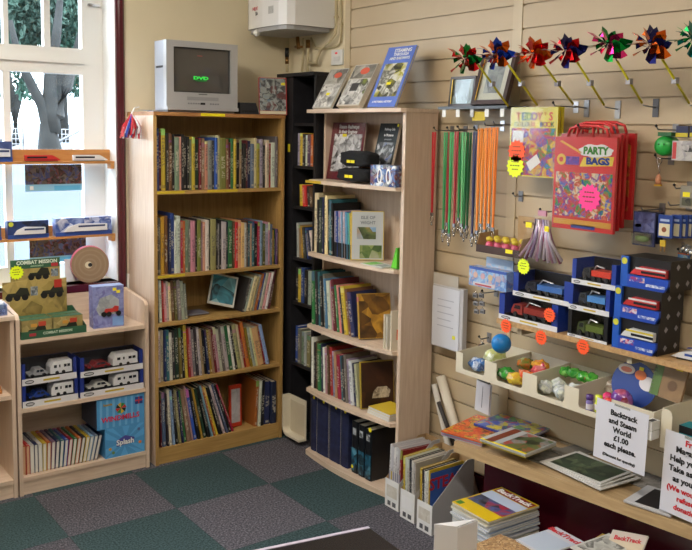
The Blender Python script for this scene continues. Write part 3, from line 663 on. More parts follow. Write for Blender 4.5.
def cream_bin():
    """cream plastic bin lying on its side, mouth outwards, at the foot of the rack"""
    a = RX(287, 412, 2.56)
    t = thing('plastic_bin', 'cream plastic bin lying on its side at the foot of the black rack', 'bin', FR(2.545, 4.02, .03))
    # L-shaped scoop: back, curved base, side lip
    w, h = .175, .23
    b = MB()
    out = []; n = 6; r = .05
    prof = [(0, h), (0, r)]+[(r-r*math.cos(PI/2*k/n), r-r*math.sin(PI/2*k/n)) for k in range(1, n+1)]+[(w, 0)]
    inn = [(w, .012), (r, .012)]+[(r-(r-.012)*math.sin(PI/2*k/n), r-(r-.012)*math.cos(PI/2*k/n)) for k in range(1, n+1)]+[(.012, h)]
    b.prism(prof+inn, 0, .045)
    b.build('shell', CREAM, t)
    MB().prism([(.0, h-.002), (.0, r)]+[(r-r*math.cos(PI/2*k/n), r-r*math.sin(PI/2*k/n)) for k in range(1, n+1)]+[(w, 0), (w, h-.002)], .0455, .051).build('base', CREAM, t)
    MB().box(.02, w-.012, .0445, .0454, .02, h-.03).build('recess', noisy('cream_plastic_darker', '#c2b79f', '#cbc0a9', 9, .5), t)  # inner face in a darker cream than the shell
cream_bin()
# ------------------------------------------------------------------ ON TOP OF THE OAK BOOKCASE
def television():
    zb = 1.8345
    YF = 4.075
    xl, xr = RY(166.5, 108, YF).x, RY(237.5, 108, YF).x
    ztop = RY(200, 42, YF).z
    w, h = xr-xl, ztop-zb
    t = thing('television', 'silver box television with disc player showing a green logo, on the oak bookcase', 'television', FB(xl, YF, zb))
    # bezel: a frame with an opening
    s0, s1, sz0, sz1 = w*.10, w*.90, h*.285, h*.915
    b = MB()
    b.box(0, w, 0, .035, sz1, h).box(0, w, 0, .035, .03, sz0).box(0, s0, 0, .035, sz0, sz1).box(s1, w, 0, .035, sz0, sz1)
    bmesh.ops.remove_doubles(b.bm, verts=b.bm.verts, dist=1e-5)
    SIL = M('#b2b3b6', .35, .25)
    b.build('bezel', SIL, t)
    # cabinet tapering back
    body = MB(); pr = [(0, .0355), (w, .0355), (w, .14), (w*.84, .285), (w*.16, .285), (0, .14)]
    bm = body.bm
    lo = [bm.verts.new((x, y, .012 if y < .2 else .03)) for x, y in pr]; hi = [bm.verts.new((x, y, h if y < .2 else h*.82)) for x, y in pr]
    bm.faces.new(lo[::-1]); bm.faces.new(hi)
    for i in range(6): bm.faces.new([lo[i], lo[(i+1) % 6], hi[(i+1) % 6], hi[i]])
    body.build('cabinet', M('#9fa3ad', .45), t)
    MB().box(-.0015, -.0002, .04, .12, h*.62, h*.65).build('vent_slot', BLACK, t)
    MB().box(w*.03, w*.97, .012, .27, 0, .0118).build('base', M('#8f9094', .5), t)
    MB().box(.0, w, -.012, .0345, 0.012, .0297).bevel(.004, 2).build('foot_ledge', SIL, t)
    # screen: bulged glass
    g = MB(); n = 14; grid = []
    for j in range(n+1):
        rowv = []
        for i in range(n+1):
            u, v = i/n*2-1, j/n*2-1
            rowv.append(g.bm.verts.new((s0+.004+(s1-s0-.008)*i/n, .020-.012*(1-u*u)*(1-v*v)-.004, sz0+.004+(sz1-sz0-.008)*j/n)))
        grid.append(rowv)
    for j in range(n):
        for i in range(n): g.bm.faces.new([grid[j][i], grid[j][i+1], grid[j+1][i+1], grid[j+1][i]])
    scr = g.build('screen', M('#4a4846', .07, spec=.7, coat=.3), t, True)
    fr = MB(); q = .006
    fr.box(s0, s1, .012, .034, sz0, sz0+q).box(s0, s1, .012, .034, sz1-q, sz1).box(s0, s0+q, .012, .034, sz0+q, sz1-q).box(s1-q, s1, .012, .034, sz0+q, sz1-q)
    fr.build('screen_surround', M('#1c1c1e', .4), t)
    GREEN = M('#38d04a', .5, emit=.55)
    lo_ = text(scr, 'DVD', h*.060, w*.475, h*.49, .0015, GREEN, .0010, 'screen_logo', sx=1.9)
    disc_pic(scr, w*.475, h*.455, w*.085, h*.012, M('#1f6a2c', .5, emit=.3), 'logo_disc')
    MB().box(w*.43, w*.50, .0055, .006, h*.80, h*.81).build('standby_text', M('#7a2420', .5, emit=.3), scr)
    # disc drawer and buttons
    MB().box(w*.28, w*.72, -.002, -.0002, h*.175, h*.225).bevel(.0008).build('disc_drawer', M('#9b9ca0', .4, .2), t)
    MB().box(w*.465, w*.53, -.0025, -.0002, h*.115, h*.145).build('infrared_window', BLACK, t)
    for k in range(5): MB().box(w*(.29+.035*k), w*(.31+.035*k), -.003, -.0002, h*.12, h*.14).build('button', M('#808186', .4), t)
    for k in range(4): MB().box(w*(.60+.035*k), w*(.62+.035*k), -.003, -.0002, h*.12, h*.14).build('button', M('#808186', .4), t)
    MB().box(w*.44, w*.56, -.0012, -.0002, h*.255, h*.27).build('maker_badge', M('#6f7074', .3, .6), t)
    return t
television()
def tassel():
    """red, white and blue ribbon pompom hanging at the corner"""
    c = RX(131.5, 118, OX0-.045)
    t = thing('ribbon_pompom', 'red white and blue ribbon pompom hanging over the oak bookcase corner', 'pompom', T(c.x, c.y, c.z))
    rnd = random.Random(3)
    for name, hx in (('red_ribbons', '#c02a38'), ('white_ribbons', '#e2e2ea'), ('blue_ribbons', '#2a48a8')):
        b = MB()
        for k in range(20):
            a = rnd.uniform(0, 2*PI); s = rnd.uniform(.2, 1)*.050; L = rnd.uniform(.055, .085)
            p = [(0.0, 0.0, .02), (s*.5*math.cos(a), s*.5*math.sin(a), -.01), (s*math.cos(a)-.01, s*math.sin(a)-.012, -.045), (s*1.1*math.cos(a)-.022, s*1.1*math.sin(a)-.016, -.02-L)]
            b.tube([Vector(q) for q in p], [.004, .006, .007, .0055], 4)
        b.build(name, M(hx, .4), t)
    b = MB().tube([(0, 0, .02), (.02, .01, .05), (.05, .02, .058)], .004, 6); b.build('stick', WHITE, t)
tassel()
def flag_bundle():
    t = thing('paper_flag_bundle', 'flat bundle of grey paper flags on the oak bookcase left of the television', 'flags', FB(OX0+.005, OYF+.03, 1.8346))
    for k in range(3): MB().box(.0, .065, .04*k, .04*k+.03, .003*k, .003*k+.002, RO(R(18), 'Z') @ T(.0, -.01, 0)).build('paper_flag', M(['#9aa2b4', '#c9ccd4', '#74809a'][k], .6), t)
flag_bundle()
def dark_box():
    a, b, z0, z1 = boxB(238, 102, 254, 113, 4.10)
    t = thing('set_top_box', 'small dark grey box on the oak bookcase right of the television', 'box', FB(a+.005, 4.085, 1.8345))
    MB().prism([(0, 0), (b-a+.02, 0), (b-a-.002, .062), (.0, .062)], 0, .12).bevel(.003).build('casing', M('#2c2e33', .5), t)
    MB().box(.01, b-a, -.0012, -.0002, .012, .02).build('front_strip', M('#17181b', .3), t)
dark_box()
face_book('red-spined train magazine leaning against the black rack on the oak bookcase', FB(2.432, 4.10, 1.8346, R(-22)) @ RO(R(-10), 'X'), .155, .205, .014, '#a01f24',
          [(.02, .96, .10, .98, pic(['#1c1e26', '#4f6a80', '#78868c', '#8a908c', '#2a2a30', '#98a0a0', '#5a2a28', '#38424c'], 22)), (.02, .96, .01, .09, M('#c9c4a8', .5)), (.80, .95, .80, .87, YEL)], (), 'magazine', 'magazine', spine_right=True)
# ------------------------------------------------------------------ WATER HEATER AND PIPES
def heater():
    a = RX(288, 20, 2.53)
    X0, Y0, Y1 = 2.470, 4.366, 3.915
    zb = 2.312
    t = thing('water_heater', 'white wall-mounted water heater above the corner rack', 'water heater', FR(X0, Y0, zb))
    w = Y0-Y1; d = XW-X0-.004; h = .45
    pr = [(0, d), (0, .07), (.02, .03), (.07, .008), (w/2, 0), (w-.07, .008), (w-.02, .03), (w, .07), (w, d)]
    b = MB().prism(pr, 0, h, 'xy'); b.bevel(.012, 3)
    b.build('casing', M('#ececee', .22, coat=.4), t, False)
    MB().prism([(x*.92+w*.04, y*.9+.012) for x, y in pr], -.022, -.0005, 'xy').bevel(.006, 2).build('bottom_cap', M('#a9a9ac', .4), t)
    text(t, 'HEATRAE', .026, w*.38, .105, .0030, M('#c8323c', .5), .0006)
    text(t, 'SADIA', .024, w*.40, .077, .0030, M('#3a3a44', .5), .0006)
    MB().box(w*.60, w*.74, .0030, .0048, .065, .105).build('rating_plate', pic(['#8f9094', '#b8b9bc', '#a0a1a4'], 60), t)
    MB().lathe([(.018, 0), (.018, .02), (.012, .028), (0, .028)], 16, T(w*.33, .02, -.018) @ RO(PI*.72, 'X')).build('dial', WHITE, t, True)
    MB().lathe([(.006, 0), (.006, .006)], 10, T(w*.25, .0155, .02) @ RO(PI/2, 'X')).build('drain_plug', BLACK, t)
    return t
heater()
def pipes():
    PC = M('#cdbf9a', .45)
    def pt(x, y, X=2.775): return RX(x, y, X)
    X = 2.765
    def run(pts, r, label, name='pipe', fits=(), XX=X):
        t = thing('water_pipe', label, 'pipe', T(*pt(*pts[-1], XX)), 'pipes under the water heater')
        base = pt(*pts[-1], XX); P = [pt(x, y, XX)-base for x, y in pts]
        MB().tube(P, r, 10).build('pipe_run', PC, t, True)
        for (x, y0, y1, rr, mt, nm) in fits:
            MB().tube([pt(x, y0, XX)-base, pt(x, y1, XX)-base], rr, 12).build(nm, mt, t, True)
    k = KZ+.02
    yk = 72
    run([(303, 38), (303, 52), (302, yk)], .007, 'cream pipe dropping straight from the heater behind the brass valve')
    run([(308, 40), (308, 50), (307.5, yk)], .009, 'cream pipe with a brass joint nearest the elbow under the heater', fits=((308, 40, 48, .013, BRASS, 'brass_joint'),))
    run([(309, 63), (316.5, 63), (317.5, 57), (321, 49), (330, 41), (335.5, 33), (336.5, 20), (336.5, 0)], .0085, 'cream pipe bending up beside the heater, left of the two risers', fits=((336.5, 16, 18, .014, PC, 'pipe_clip'),))
    run([(311, 38), (315, 48), (325, 48.5), (337, 46), (340.5, 42), (341, 20), (341, 0)], .0062, 'cream riser pipe right of the other riser beside the slatwall', fits=((341, 23, 25, .010, PC, 'pipe_clip'),), XX=2.788)
    run([(287, yk), (287, 66), (287, 62)], .009, 'short cream pipe stub with a black and brass valve left of the heater pipes', fits=((287, 57, 64, .011, BRASS, 'valve_body'), (287, 48, 57, .012, BLACK, 'valve_handle')), XX=2.74)
    t = thing('brass_valve', 'brass drain valve hanging under the middle of the water heater', 'valve', T(*pt(299, 50, 2.72)))
    o = pt(299, 50, 2.72)
    MB().tube([pt(297.5, 37, 2.72)-o, pt(298.5, 49, 2.72)-o], .011, 10).build('valve_body', BRASS, t, True)
    MB().tube([pt(295.5, 47, 2.72)-o, pt(302, 47, 2.72)-o], .008, 10).build('valve_tee', BRASS, t, True)
    a = boxR(333, 50, 344, 65, XW-.001)
    t = thing('fused_switch', 'white fused spur switch with a red light on the wall beside the pipes', 'switch', FR(XW-.001, a[0], a[2]))
    w, h = a[0]-a[1], a[3]-a[2]
    MB().box(0, w, -.012, 0, 0, h).bevel(.003, 2).build('face_plate', WHITE, t)
    MB().box(w*.38, w*.55, -.0145, -.0122, h*.72, h*.84).build('red_light', M('#c01820', .3, emit=.8), t)
    MB().box(w*.25, w*.75, -.0145, -.0122, h*.25, h*.55).build('fuse_cover', M('#d8d8d8', .4), t)
pipes()
# ------------------------------------------------------------------ LOW BOOKCASES UNDER THE WINDOW
LX0, LX1, LYF, LYB = 1.100, 1.755, 4.05, 4.335
def low_case():
    t = thing('low_bookcase', 'low pale beech bookcase holding caravan toys and paperbacks under the window', 'bookcase', T(LX0, LYF, 0))
    w, d = LX1-LX0, LYB-LYF
    for x in (0, w-.018): MB().prism([(0, 0), (d, 0), (d, .905), (.02, .875), (0, .855)], x, x+.018, 'yz').bevel(.0015).build('side_panel', BEECH, t)
    for z in (.755, .424): MB().box(.0183, w-.0183, .004, d-.0083, z-.020, z).bevel(.0015).build('shelf', BEECHX, t)
    MB().box(.0183, w-.0183, .004, d-.0083, .07, .088).build('shelf', BEECHX, t)
    MB().box(.0183, w-.0183, .012, .028, 0, .0698).build('plinth', BEECHX, t)
    MB().box(.0183, w-.0183, d-.008, d, 0, .90).build('back_panel', BEECHX, t)
low_case()
def low_case_left():
    t = thing('low_bookcase', 'low beech bookcase cut off by the left edge, beside the toy bookcase', 'bookcase', T(.40, LYF, 0))
    w, d = .692, .285
    for x in (0, w-.018): MB().box(x, x+.018, 0, d, 0, .858).bevel(.0015).build('side_panel', BEECH, t)
    MB().box(-.002, w+.002, -.012, d, .8585, .878).bevel(.002).build('top_board', BEECHX, t)
    for z in (.50, .088): MB().box(.0183, w-.0183, .004, d-.0083, z-.02, z).build('shelf', BEECHX, t)
    MB().box(.0183, w-.0183, .012, .028, 0, .0675).build('plinth', BEECHX, t)
    MB().box(.0183, w-.0183, d-.008, d, 0, .858).build('back_panel', BEECHX, t)
low_case_left()
# spine-up paperbacks
def upbooks():
    cols = ['or', 'rd', 'wh', 'nv', 'wh', 'ye', 'or', 'mv', 'nv', 'tl', 'bl', 'cr', 'gn', 'or', 'ck', 'ye', 'lb', 'st', 'nv']
    x = LX0+.022; n = len(cols); x1 = RY(97.5, 445, LYF+.03).x
    k = (x1-x)/n
    G = 'spine-up paperbacks on the bottom shelf'
    for i, c in enumerate(cols):
        w = k*.93; h = .145-.001*i; d = .20
        ln = R(0 if i < 5 else 1.2*(i-4))*.8
        # spine up: rotate the standing book so that its head faces the room
        Fm = FB(x+k*i, LYF+.03, .0890+w*math.sin(ln)) @ RO(ln, 'Y') @ T(0, 0, h) @ RO(R(-90), 'X')
        nm, hx = PAL[c]
        b = book(f'{nm} paperback lying spine-up, {ordw(i+1)} from the left on the bottom shelf under the window', Fm, w, d, h, hx, G, pages=M('#c9a080', .8) if i < 2 else M('#d8d5cc', .8))
upbooks()
# caravan toy boxes
def toy_window_box(label, F, w, h, d, build_inside, group=None, bandh=.22, sidew=.10, body='#1c2f80', cat='toy box', strip_yel=True, name='toy_box', oval=True):
    """carton with a clear window: blue ends, white band with an oval badge and a line of yellow lettering"""
    t = thing(name, label, cat, F, group)
    c = .0015; sw = sidew*w; zb = bandh*h
    b = MB()
    b.box(0, w, d-c, d, 0, h).box(0, w, 0, d-c, 0, c).box(0, c, 0, d-c, c, h).box(w-c, w, 0, d-c, c, h)
    b.box(c, sw*.6, 0, c, zb, h).box(w-sw*.6, w-c, 0, c, zb, h)
    b.build('carton', M(body, .35), t)
    MB().box(c, w-c, .012, d-c-.0002, c+.0002, zb*.9).build('inner_tray', M('#14141c', .5), t)
    MB().box(c+.0002, w-c-.0002, d-c-.0012, d-c-.0004, zb*.92, h-.001).build('backing', M('#1b1a22', .5), t)
    MB().box(0, w, -.0012, 0, 0, zb).build('white_band', M('#d6d6da', .4), t)
    if oval:
        disc_pic(t, w*.13, zb*.5, w*.08, zb*.30, M('#1d1d22', .4), 'oval_badge').location.y = -.0008
        disc_pic(t, w*.13, zb*.5, w*.065, zb*.17, M('#b8b8bc', .4), 'badge_lettering').location.y = -.0015
    if strip_yel: MB().box(w*.38, w*.68, -.0018, -.0013, zb*.35, zb*.65).build('yellow_lettering', M('#c0a62a', .5), t)
    MB().box(c, w-c, .0005, d-c, h-.0008, h).build('film_top', FILM, t)
    MB().box(sw*.6, w-sw*.6, .0002, .0006, zb, h-.001).build('film_window', FILM, t)
    build_inside(t, w, h, d, zb)
    return t
def caravan_inside(carhex):
    def f(t, w, h, d, zb):
        z = zb*.95; ch = h*.60; cw = w*.40; x = w*.53; wr = ch*.14
        b = MB().prism([(0, wr*.6), (cw, wr*.6), (cw*.99, ch), (cw*.14, ch), (.0, ch*.62)], .012, d*.7, 'xz', T(x, 0, z)); b.bevel(.002)
        cv = b.build('caravan_body', M('#d9d9dc', .35), t)
        for u in (.16, .40, .62, .78): MB().box(x+cw*u, x+cw*(u+(.13 if u != .40 else .06)), .0108, .0116, z+ch*.52, z+ch*.74).build('caravan_window', M('#22242c', .2), cv)
        for u in (.3, .6): MB().lathe([(wr, 0), (wr, .008)], 14, T(x+cw*u, .018, z+wr) @ RO(PI/2, 'X')).build('caravan_wheel', BLACK, cv)
        carbody(t, w*.13, w*.36, .014, d*.62, z, h*.36, carhex)
    return f
def carbody(t, x0, w, y0, y1, z, h, hx, name='toy_car'):
    wr = h*.24
    P = [(0, wr), (0, h*.45), (w*.22, h*.55), (w*.36, h), (w*.74, h), (w*.92, h*.6), (w, h*.5), (w, wr)]
    cb = MB().prism(P, y0, y1, 'xz', T(x0, 0, z)).bevel(.0015).build(name, M(hx, .25, coat=.4), t)
    MB().prism([(w*.40, h*.62), (w*.42, h*.92), (w*.55, h*.92), (w*.55, h*.62)], y0-.0008, y0-.0002, 'xz', T(x0, 0, z)).build('car_window', M('#20242c', .2), cb)
    MB().prism([(w*.58, h*.62), (w*.58, h*.92), (w*.72, h*.92), (w*.80, h*.62)], y0-.0008, y0-.0002, 'xz', T(x0, 0, z)).build('car_window', M('#20242c', .2), cb)
    for u in (.2, .78): MB().lathe([(wr, 0), (wr, .006)], 14, T(x0+w*u, y0+.003, z+wr) @ RO(PI/2, 'X')).build('car_wheel', BLACK, cb)
    return cb
Gc = 'boxed car and caravan toys'
zs_ = .4246
for k, (px0, px1, nm, lev, hx, lab) in enumerate(((21.5, 78, 'l', 0, '#1f3a8a', 'boxed caravan with a blue car, bottom left of the four under the window'), (21.5, 77, 'l', 1, '#8f9094', 'boxed caravan with a silver car, top left of the four under the window'),
                                           (79.5, 144, 'r', 0, '#b8b8b4', 'boxed caravan with a pale estate car, bottom right of the four under the window'), (80, 144, 'r', 1, '#7a1f24', 'boxed caravan with a dark red car, top right of the four under the window'))):
    yf = LYF+.012+.006*lev
    x0 = RY(px0, 385, yf).x; x1 = min(RY(px1, 385, yf).x, LX1-.024); h = .105 if nm == 'l' else .10
    toy_window_box(lab, FB(x0+.003, yf, zs_+(h+.0012)*lev), x1-x0-.004, h, .12, caravan_inside(hx), Gc, .29)
# two blue cartons
def blue_cartons():
    yf = LYF+.012
    for k in range(2):
        x0 = RY([105, 97][k], 425, yf).x; x1 = LX1-.022; h = [.155, .155][k]
        t = thing('toy_carton', ['lower light blue carton with white lettering at the bottom right under the window', 'upper light blue carton with a pinwheel picture at the bottom right under the window'][k], 'box', FB(x0, yf, .0886+.1556*k), 'light blue toy cartons')
        w = x1-x0; d = .22
        MB().box(0, w, 0, d, 0, h).bevel(.001).build('carton', M('#4f97cf', .4), t)
        if k:
            MB().box(-.0008, -.0002, .002, d-.002, .002, h-.002).build('side_overlay', M('#3a4258', .5), t)  # dark slate sheet over the left face, darker than the carton front
            b = MB()
            for i in range(7): b.box(w*(.06+.13*i), w*(.11+.13*i), -.0008, -.0002, .004, h-.004)
            b.build('pale_stripes', M('#6fb0dd', .4), t)
            for i in range(8):
                a = 2*PI*i/8; c = (w*.50, h*.62)
                MB().prism([(c[0], c[1]), (c[0]+.030*math.cos(a), c[1]+.030*math.sin(a)), (c[0]+.026*math.cos(a+.7), c[1]+.026*math.sin(a+.7))], -.0016, -.0009).build('printed_vane', M(['#c8322c', '#2a8a3c', '#e0b42a', '#1d2a1c'][i % 4], .4), t)
            text(t, 'WINDMILLS', .036, w*.49, h*.30, -.0018, M('#cf3a5c', .4), .0012, sx=1.05)
            f = MB().box(w*.80, w*.96, -.0016, -.0009, h*.66, h*.90).build('flag_picture', M('#243c86', .4), t)
            MB().box(w*.80, w*.96, -.0022, -.0017, h*.755, h*.805).box(w*.87, w*.89, -.0022, -.0017, h*.66, h*.90).build('red_cross', M('#c83a3c', .4), f)
            text(t, 'Seaside', .016, w*.22, h*.80, -.0018, M('#b08a2a', .4), .0006)
        else:
            b = MB()
            for i in range(14):
                a = 2*PI*i/14+.1; c = (w*.5, h*.45)
                p = [(c[0]+.02*math.cos(a), c[1]+.02*math.sin(a))]+[(min(max(c[0]+.2*math.cos(q), .002), w-.002), min(max(c[1]+.2*math.sin(q), .002), h-.002)) for q in (a, a+.2)]
                b.prism(p, -.0008, -.0002)
            b.build('pale_rays', M('#5faae0', .4), t)
            MB().prism([(w*.28, h*.34), (w*.72, h*.38), (w*.74, h*.56), (w*.5, h*.68), (w*.28, h*.54)], -.0016, -.0009).build('purple_plaque', M('#4a4a9a', .4), t)
            text(t, 'Splash', .038, w*.50, h*.46, -.0022, WINK, .0012)
            for (u, v, hx) in ((.12, .3, '#d8a03a'), (.2, .16, '#6a8a4a'), (.88, .35, '#d87a3a'), (.85, .8, '#5a6a9a')): disc_pic(t, w*u, h*v, .008, .008, M(hx, .4), 'printed_bubble')
blue_cartons()
# combat mission counter display
def display():
    yf = LYF+.006
    xl, xr = RY(21.3, 338, yf).x, RY(86.5, 331, yf).x
    t = thing('counter_display', 'green and tan cardboard toy display headed COMBAT MISSION under the window', 'display box', FB(xl, yf, .7556))
    w = xr-xl; d = .20
    G = M('#2d5a40', .45); TAN = pic(['#8a7a42', '#a08c4e', '#75683a', '#b09a5c', '#96854a'], 12)
    tr = MB().box(0, w, 0, .002, 0, .036).box(0, .002, .002, d, 0, .036).prism([(.002, .0), (d, 0), (d, .10), (.002, .036)], w-.002, w, 'yz').box(.002, w-.002, .002, d, 0, .002).box(.002, w-.002, d-.002, d, .002, .10)
    tr = tr.build('tray', G, t)
    text(tr, 'COMBAT MISSION', .017, w*.55, .020, -.0006, M('#b8c8b4', .5), .0006)
    MB().box(w*.12, w*.22, -.0009, -.0002, .012, .026).build('red_badge', M('#a8323c', .4), tr)
    # header tiers
    h0, h1, h2 = .09, .245, .350
    lo = MB().prism([(.003, .036), (w*.90, .036), (w*.90, h1), (-.030, h1), (-.030, .160), (.003, .160)], d-.012, d-.0095).build('lower_header', TAN, t)
    hi = MB().box(.010, w*.80, d-.0090, d-.0066, .05, h2).build('upper_header', TAN, t)
    MB().box(.010, w*.80, d-.0099, d-.0092, h2-.045, h2).build('green_heading', G, hi)
    text(hi, 'COMBAT MISSION', .0240, w*.44, h2-.016, d-.0104, M('#d8e4d4', .5), .0009)
    text(hi, 'ASSORTMENT', .010, w*.44, h2-.035, d-.0104, M('#a8c4a4', .5), .0003)
    MB().box(w*.66, w*.77, d-.0106, d-.0100, h2-.042, h2-.026).build('red_badge', M('#b8323c', .4), hi)
    def truckpic(par, cx, cz, s, y):
        DK = M('#22261a', .5)
        MB().prism([(cx-.04*s, cz+.005*s), (cx-.03*s, cz+.02*s), (cx-.005*s, cz+.02*s), (cx+.01*s, cz+.038*s), (cx+.035*s, cz+.034*s), (cx+.042*s, cz+.008*s)], y-.0007, y-.0001).build('printed_truck', DK, par)
        for u in (-.026, 0, .026): disc_pic(par, cx+u*s, cz+.004*s, .011*s, .011*s, BLACK, 'printed_wheel').location.y = y
    truckpic(hi, w*.46, h1+.010, 1.35, d-.0092); MB().box(w*.66, w*.77, d-.0098, d-.0092, h1+.012, h1+.05).build('inset_picture', pic(['#8fa0b0', '#3a444e', '#c4ccd0'], 40), hi)
    truckpic(lo, w*.12, h1-.085, 1.45, d-.0122); truckpic(lo, w*.66, h1-.085, 1.45, d-.0122)
    MB().box(w*.33, w*.44, d-.0128, d-.0122, h1-.075, h1-.03).build('inset_picture', pic(['#8fa0b0', '#3a444e', '#c4ccd0'], 40), lo)
    MB().box(w*.70, w*.82, d-.0140, d-.0132, h1-.045, h1-.005).build('red_roundel', M('#b03024', .4), lo)
    star(hi, w*.12, h1+.045, .036, FY, d-.0118)
    # four small boxed toys in the tray
    for k in range(4):
        fx, fy = k % 2, k//2
        bw_, bh, bd = w*.455, .085, .05
        b = thing('toy_box', ['tan boxed army toy at the front left of the green display tray', 'tan boxed army toy at the front right of the green display tray', 'tan boxed army toy at the back left of the green display tray', 'tan boxed army toy at the back right of the green display tray'][k], 'toy box', FB(xl+.006+fx*(bw_+.008), yf+.012+.062*fy, .7580+.0), 'small boxed army toys')
        MB().box(0, bw_, 0, bd, 0, bh).bevel(.001).build('carton', pic(['#a3925a', '#8a7b48', '#b7a56e'], 16, seed=3+k), b)
        MB().box(0, bw_, 0, bd, bh+.0002, bh+.001).build('green_lid', G, b)
        truckpic(b, bw_*.48, .016, 1.15, -.0002)
        MB().box(bw_*.55, bw_*.8, -.0012, -.0006, .052, .074).build('flame_picture', M('#b8402a', .4), b); MB().box(bw_*.3, bw_*.5, -.0012, -.0006, .05, .066).build('flame_picture', M('#c8903a', .4), b)
def star(parent, x, z, r, mt, y=0., n=14, name='starburst_price_tag', lines=3):
    """card price star with dark printed lines"""
    pts = []
    for i in range(2*n):
        a = PI*i/n; q = r if i % 2 == 0 else r*.80; pts.append((x+q*math.cos(a), z+q*math.sin(a)))
    o = MB().prism(pts, y-.0008, y).build(name, mt, parent)
    b = MB()
    for k in range(lines):
        zz = z+r*(.38-.32*k); wd = r*(.42, .55, .35)[k % 3]
        for q in range(4): b.box(x-wd+wd*.5*q, x-wd+wd*.5*q+wd*.34, y-.0012, y-.0009, zz-r*.05, zz+r*.05)
    b.build('printed_lines', M('#6a3a10', .6) if mt is not FY else M('#5a5a18', .6), o)
    return o
display()
def car_box():
    yf = 4.10
    a, b, z0, z1 = boxB(93, 286, 123, 321, yf)
    t = thing('toy_box', 'lilac box with a red toy tractor at the right end of the low bookcase top', 'toy box', FB(a, yf, .7556, R(-4)))
    w, h, d = b-a, z1-.7556, .07
    PUR = pic(['#5a5f9a', '#7a80b8', '#8f95c8', '#6a6aa8', '#a0a8d0'], 22)
    MB().box(0, w, 0, d, 0, h).bevel(.001).build('carton', PUR, t)
    MB().prism([(w*.10, h*.45), (w*.22, h*.72), (w*.60, h*.80), (w*.84, h*.66), (w*.84, h*.32), (w*.2, h*.30)], -.0010, -.0003).build('display_window', pic(['#b0b4b8', '#8f9498', '#c8ccd0'], 20), t)
    r = MB().prism([(w*.33, h*.36), (w*.40, h*.46), (w*.62, h*.46), (w*.70, h*.52), (w*.82, h*.5), (w*.80, h*.38)], -.006, -.0012).build('toy_tractor', M('#b8322a', .3), t)
    for u in (.34, .5, .82): MB().lathe([(.013, 0), (.013, .005)], 14, T(w*u, -.0013, h*.33) @ RO(PI/2, 'X')).build('toy_wheel', BLACK, r)
    MB().box(w*.62, w*.98, -.0010, -.0003, h*.03, h*.25).build('blue_panel', M('#7a9fd8', .4), t)
    MB().box(w*.64, w*.76, -.0012, -.0003, h*.88, h*.95).box(w*.76, w*.88, -.0012, -.0003, h*.82, h*.89).build('price_label', YEL, t)
    MB().box(-.0005, w+.0005, -.0003, d, h+.0002, h+.001).build('pale_lid', M('#9fb0dc', .4), t)
car_box()
def clear_tub():
    c = RY(2, 314, LYF+.08)
    t = thing('plastic_tub', 'clear blue-tinted plastic tub of white packets on the left low bookcase', 'tub', FB(.93, LYF+.02, .8786))
    w, d, h = .14, .16, .085
    b = MB(); b.box(0, w, 0, .003, .001, h*.6).box(0, w, d-.003, d, .001, h*.6).box(0, .003, .003, d-.003, .001, h*.6).box(w-.003, w, .003, d-.003, .001, h*.6).box(0, w, 0, d, 0, .001)
    b.build('tub', film('tinted_plastic', (.72, .80, .98), .2, .15), t)
    for k in range(3): 
        p = MB().ball((.045+.028*k, .08, .036+.018*(k % 2)), (.055, .06, .028), 2, .3, k, 5).build('white_packet', pic(['#cfd6e6', '#e2e6f0', '#b8c4e0', '#e8ecf4', '#5a6a9a'], 25, seed=40+k), t)
clear_tub()
def wood_toy():
    t = thing('wooden_blocks', 'small orange-brown wooden toy on the left low bookcase shelf', 'toy', FB(1.0, LYF+.05, .5006))
    for k in range(3): MB().box(.012*k-.0, .045, .022*k, .022*k+.02, .016*k*.6, .016*k*.6+.02).bevel(.003).build('block', M(['#a8703c', '#b8804a', '#94602e'][k], .5), t)
wood_toy()
# ------------------------------------------------------------------ WINDOW LEDGES
def ledge(z0, z1, label):
    t = thing('window_ledge', label, 'shelf', T(WX0+.013, 4.40, z0), 'pine ledges across the window')
    w = WX1-.026-WX0
    MB().box(0, w, .062, .080, 0, z1-z0).bevel(.002).build('back_board', PLANK, t)
    MB().box(0, w, 0, .0618, 0, .012).bevel(.002).build('ledge', PLANK, t)
    for x in (w-.02,): MB().box(x, x+.019, .0, .05, -.028, -.0005).build('bracket', PLANK, t)
zl1 = RY(108, 163.5, 4.40).z; zl1t = RY(100, 149.5, 4.46).z
zl2 = RY(110, 236, 4.40).z; zl2t = zl2+.065
ledge(zl1, zl1t, 'upper pine ledge across the window, carrying a red and a white train')
ledge(zl2, zl2t, 'lower pine ledge across the window, carrying boxed trains')
def train_model(label, px0, px1, hx, stripe, zl, hh):
    x0, x1 = RY(px0, 157, 4.42).x, RY(px1, 157, 4.42).x; L = x1-x0
    t = thing('toy_train', label, 'toy train', FB(x0, 4.412, zl+.0126), 'toy trains on the upper window ledge')
    b = MB().prism([(0, .004), (L, .004), (L, .008), (L*.84, hh*.8), (L*.76, hh), (0, hh)], 0, .022); b.bevel(.002, 2)
    b.build('train_body', M(hx, .3, coat=.4), t)
    MB().box(L*.06, L*.62, -.0008, -.0001, hh*.5, hh*.78).build('window_band', M('#23232b', .2), t)
    MB().box(L*.02, L*.9, -.0008, -.0001, hh*.25, hh*.36).build('stripe', M(stripe, .3), t)
    MB().box(L*.03, L*.93, .002, .02, 0, .0038).build('underframe', BLACK, t)
train_model('red toy train on the upper window ledge', 24.5, 60, '#c0282c', '#7a161c', zl1, .032)
train_model('white toy train on the upper window ledge', 73, 107, '#dcdce0', '#a8a8b4', zl1, .032)
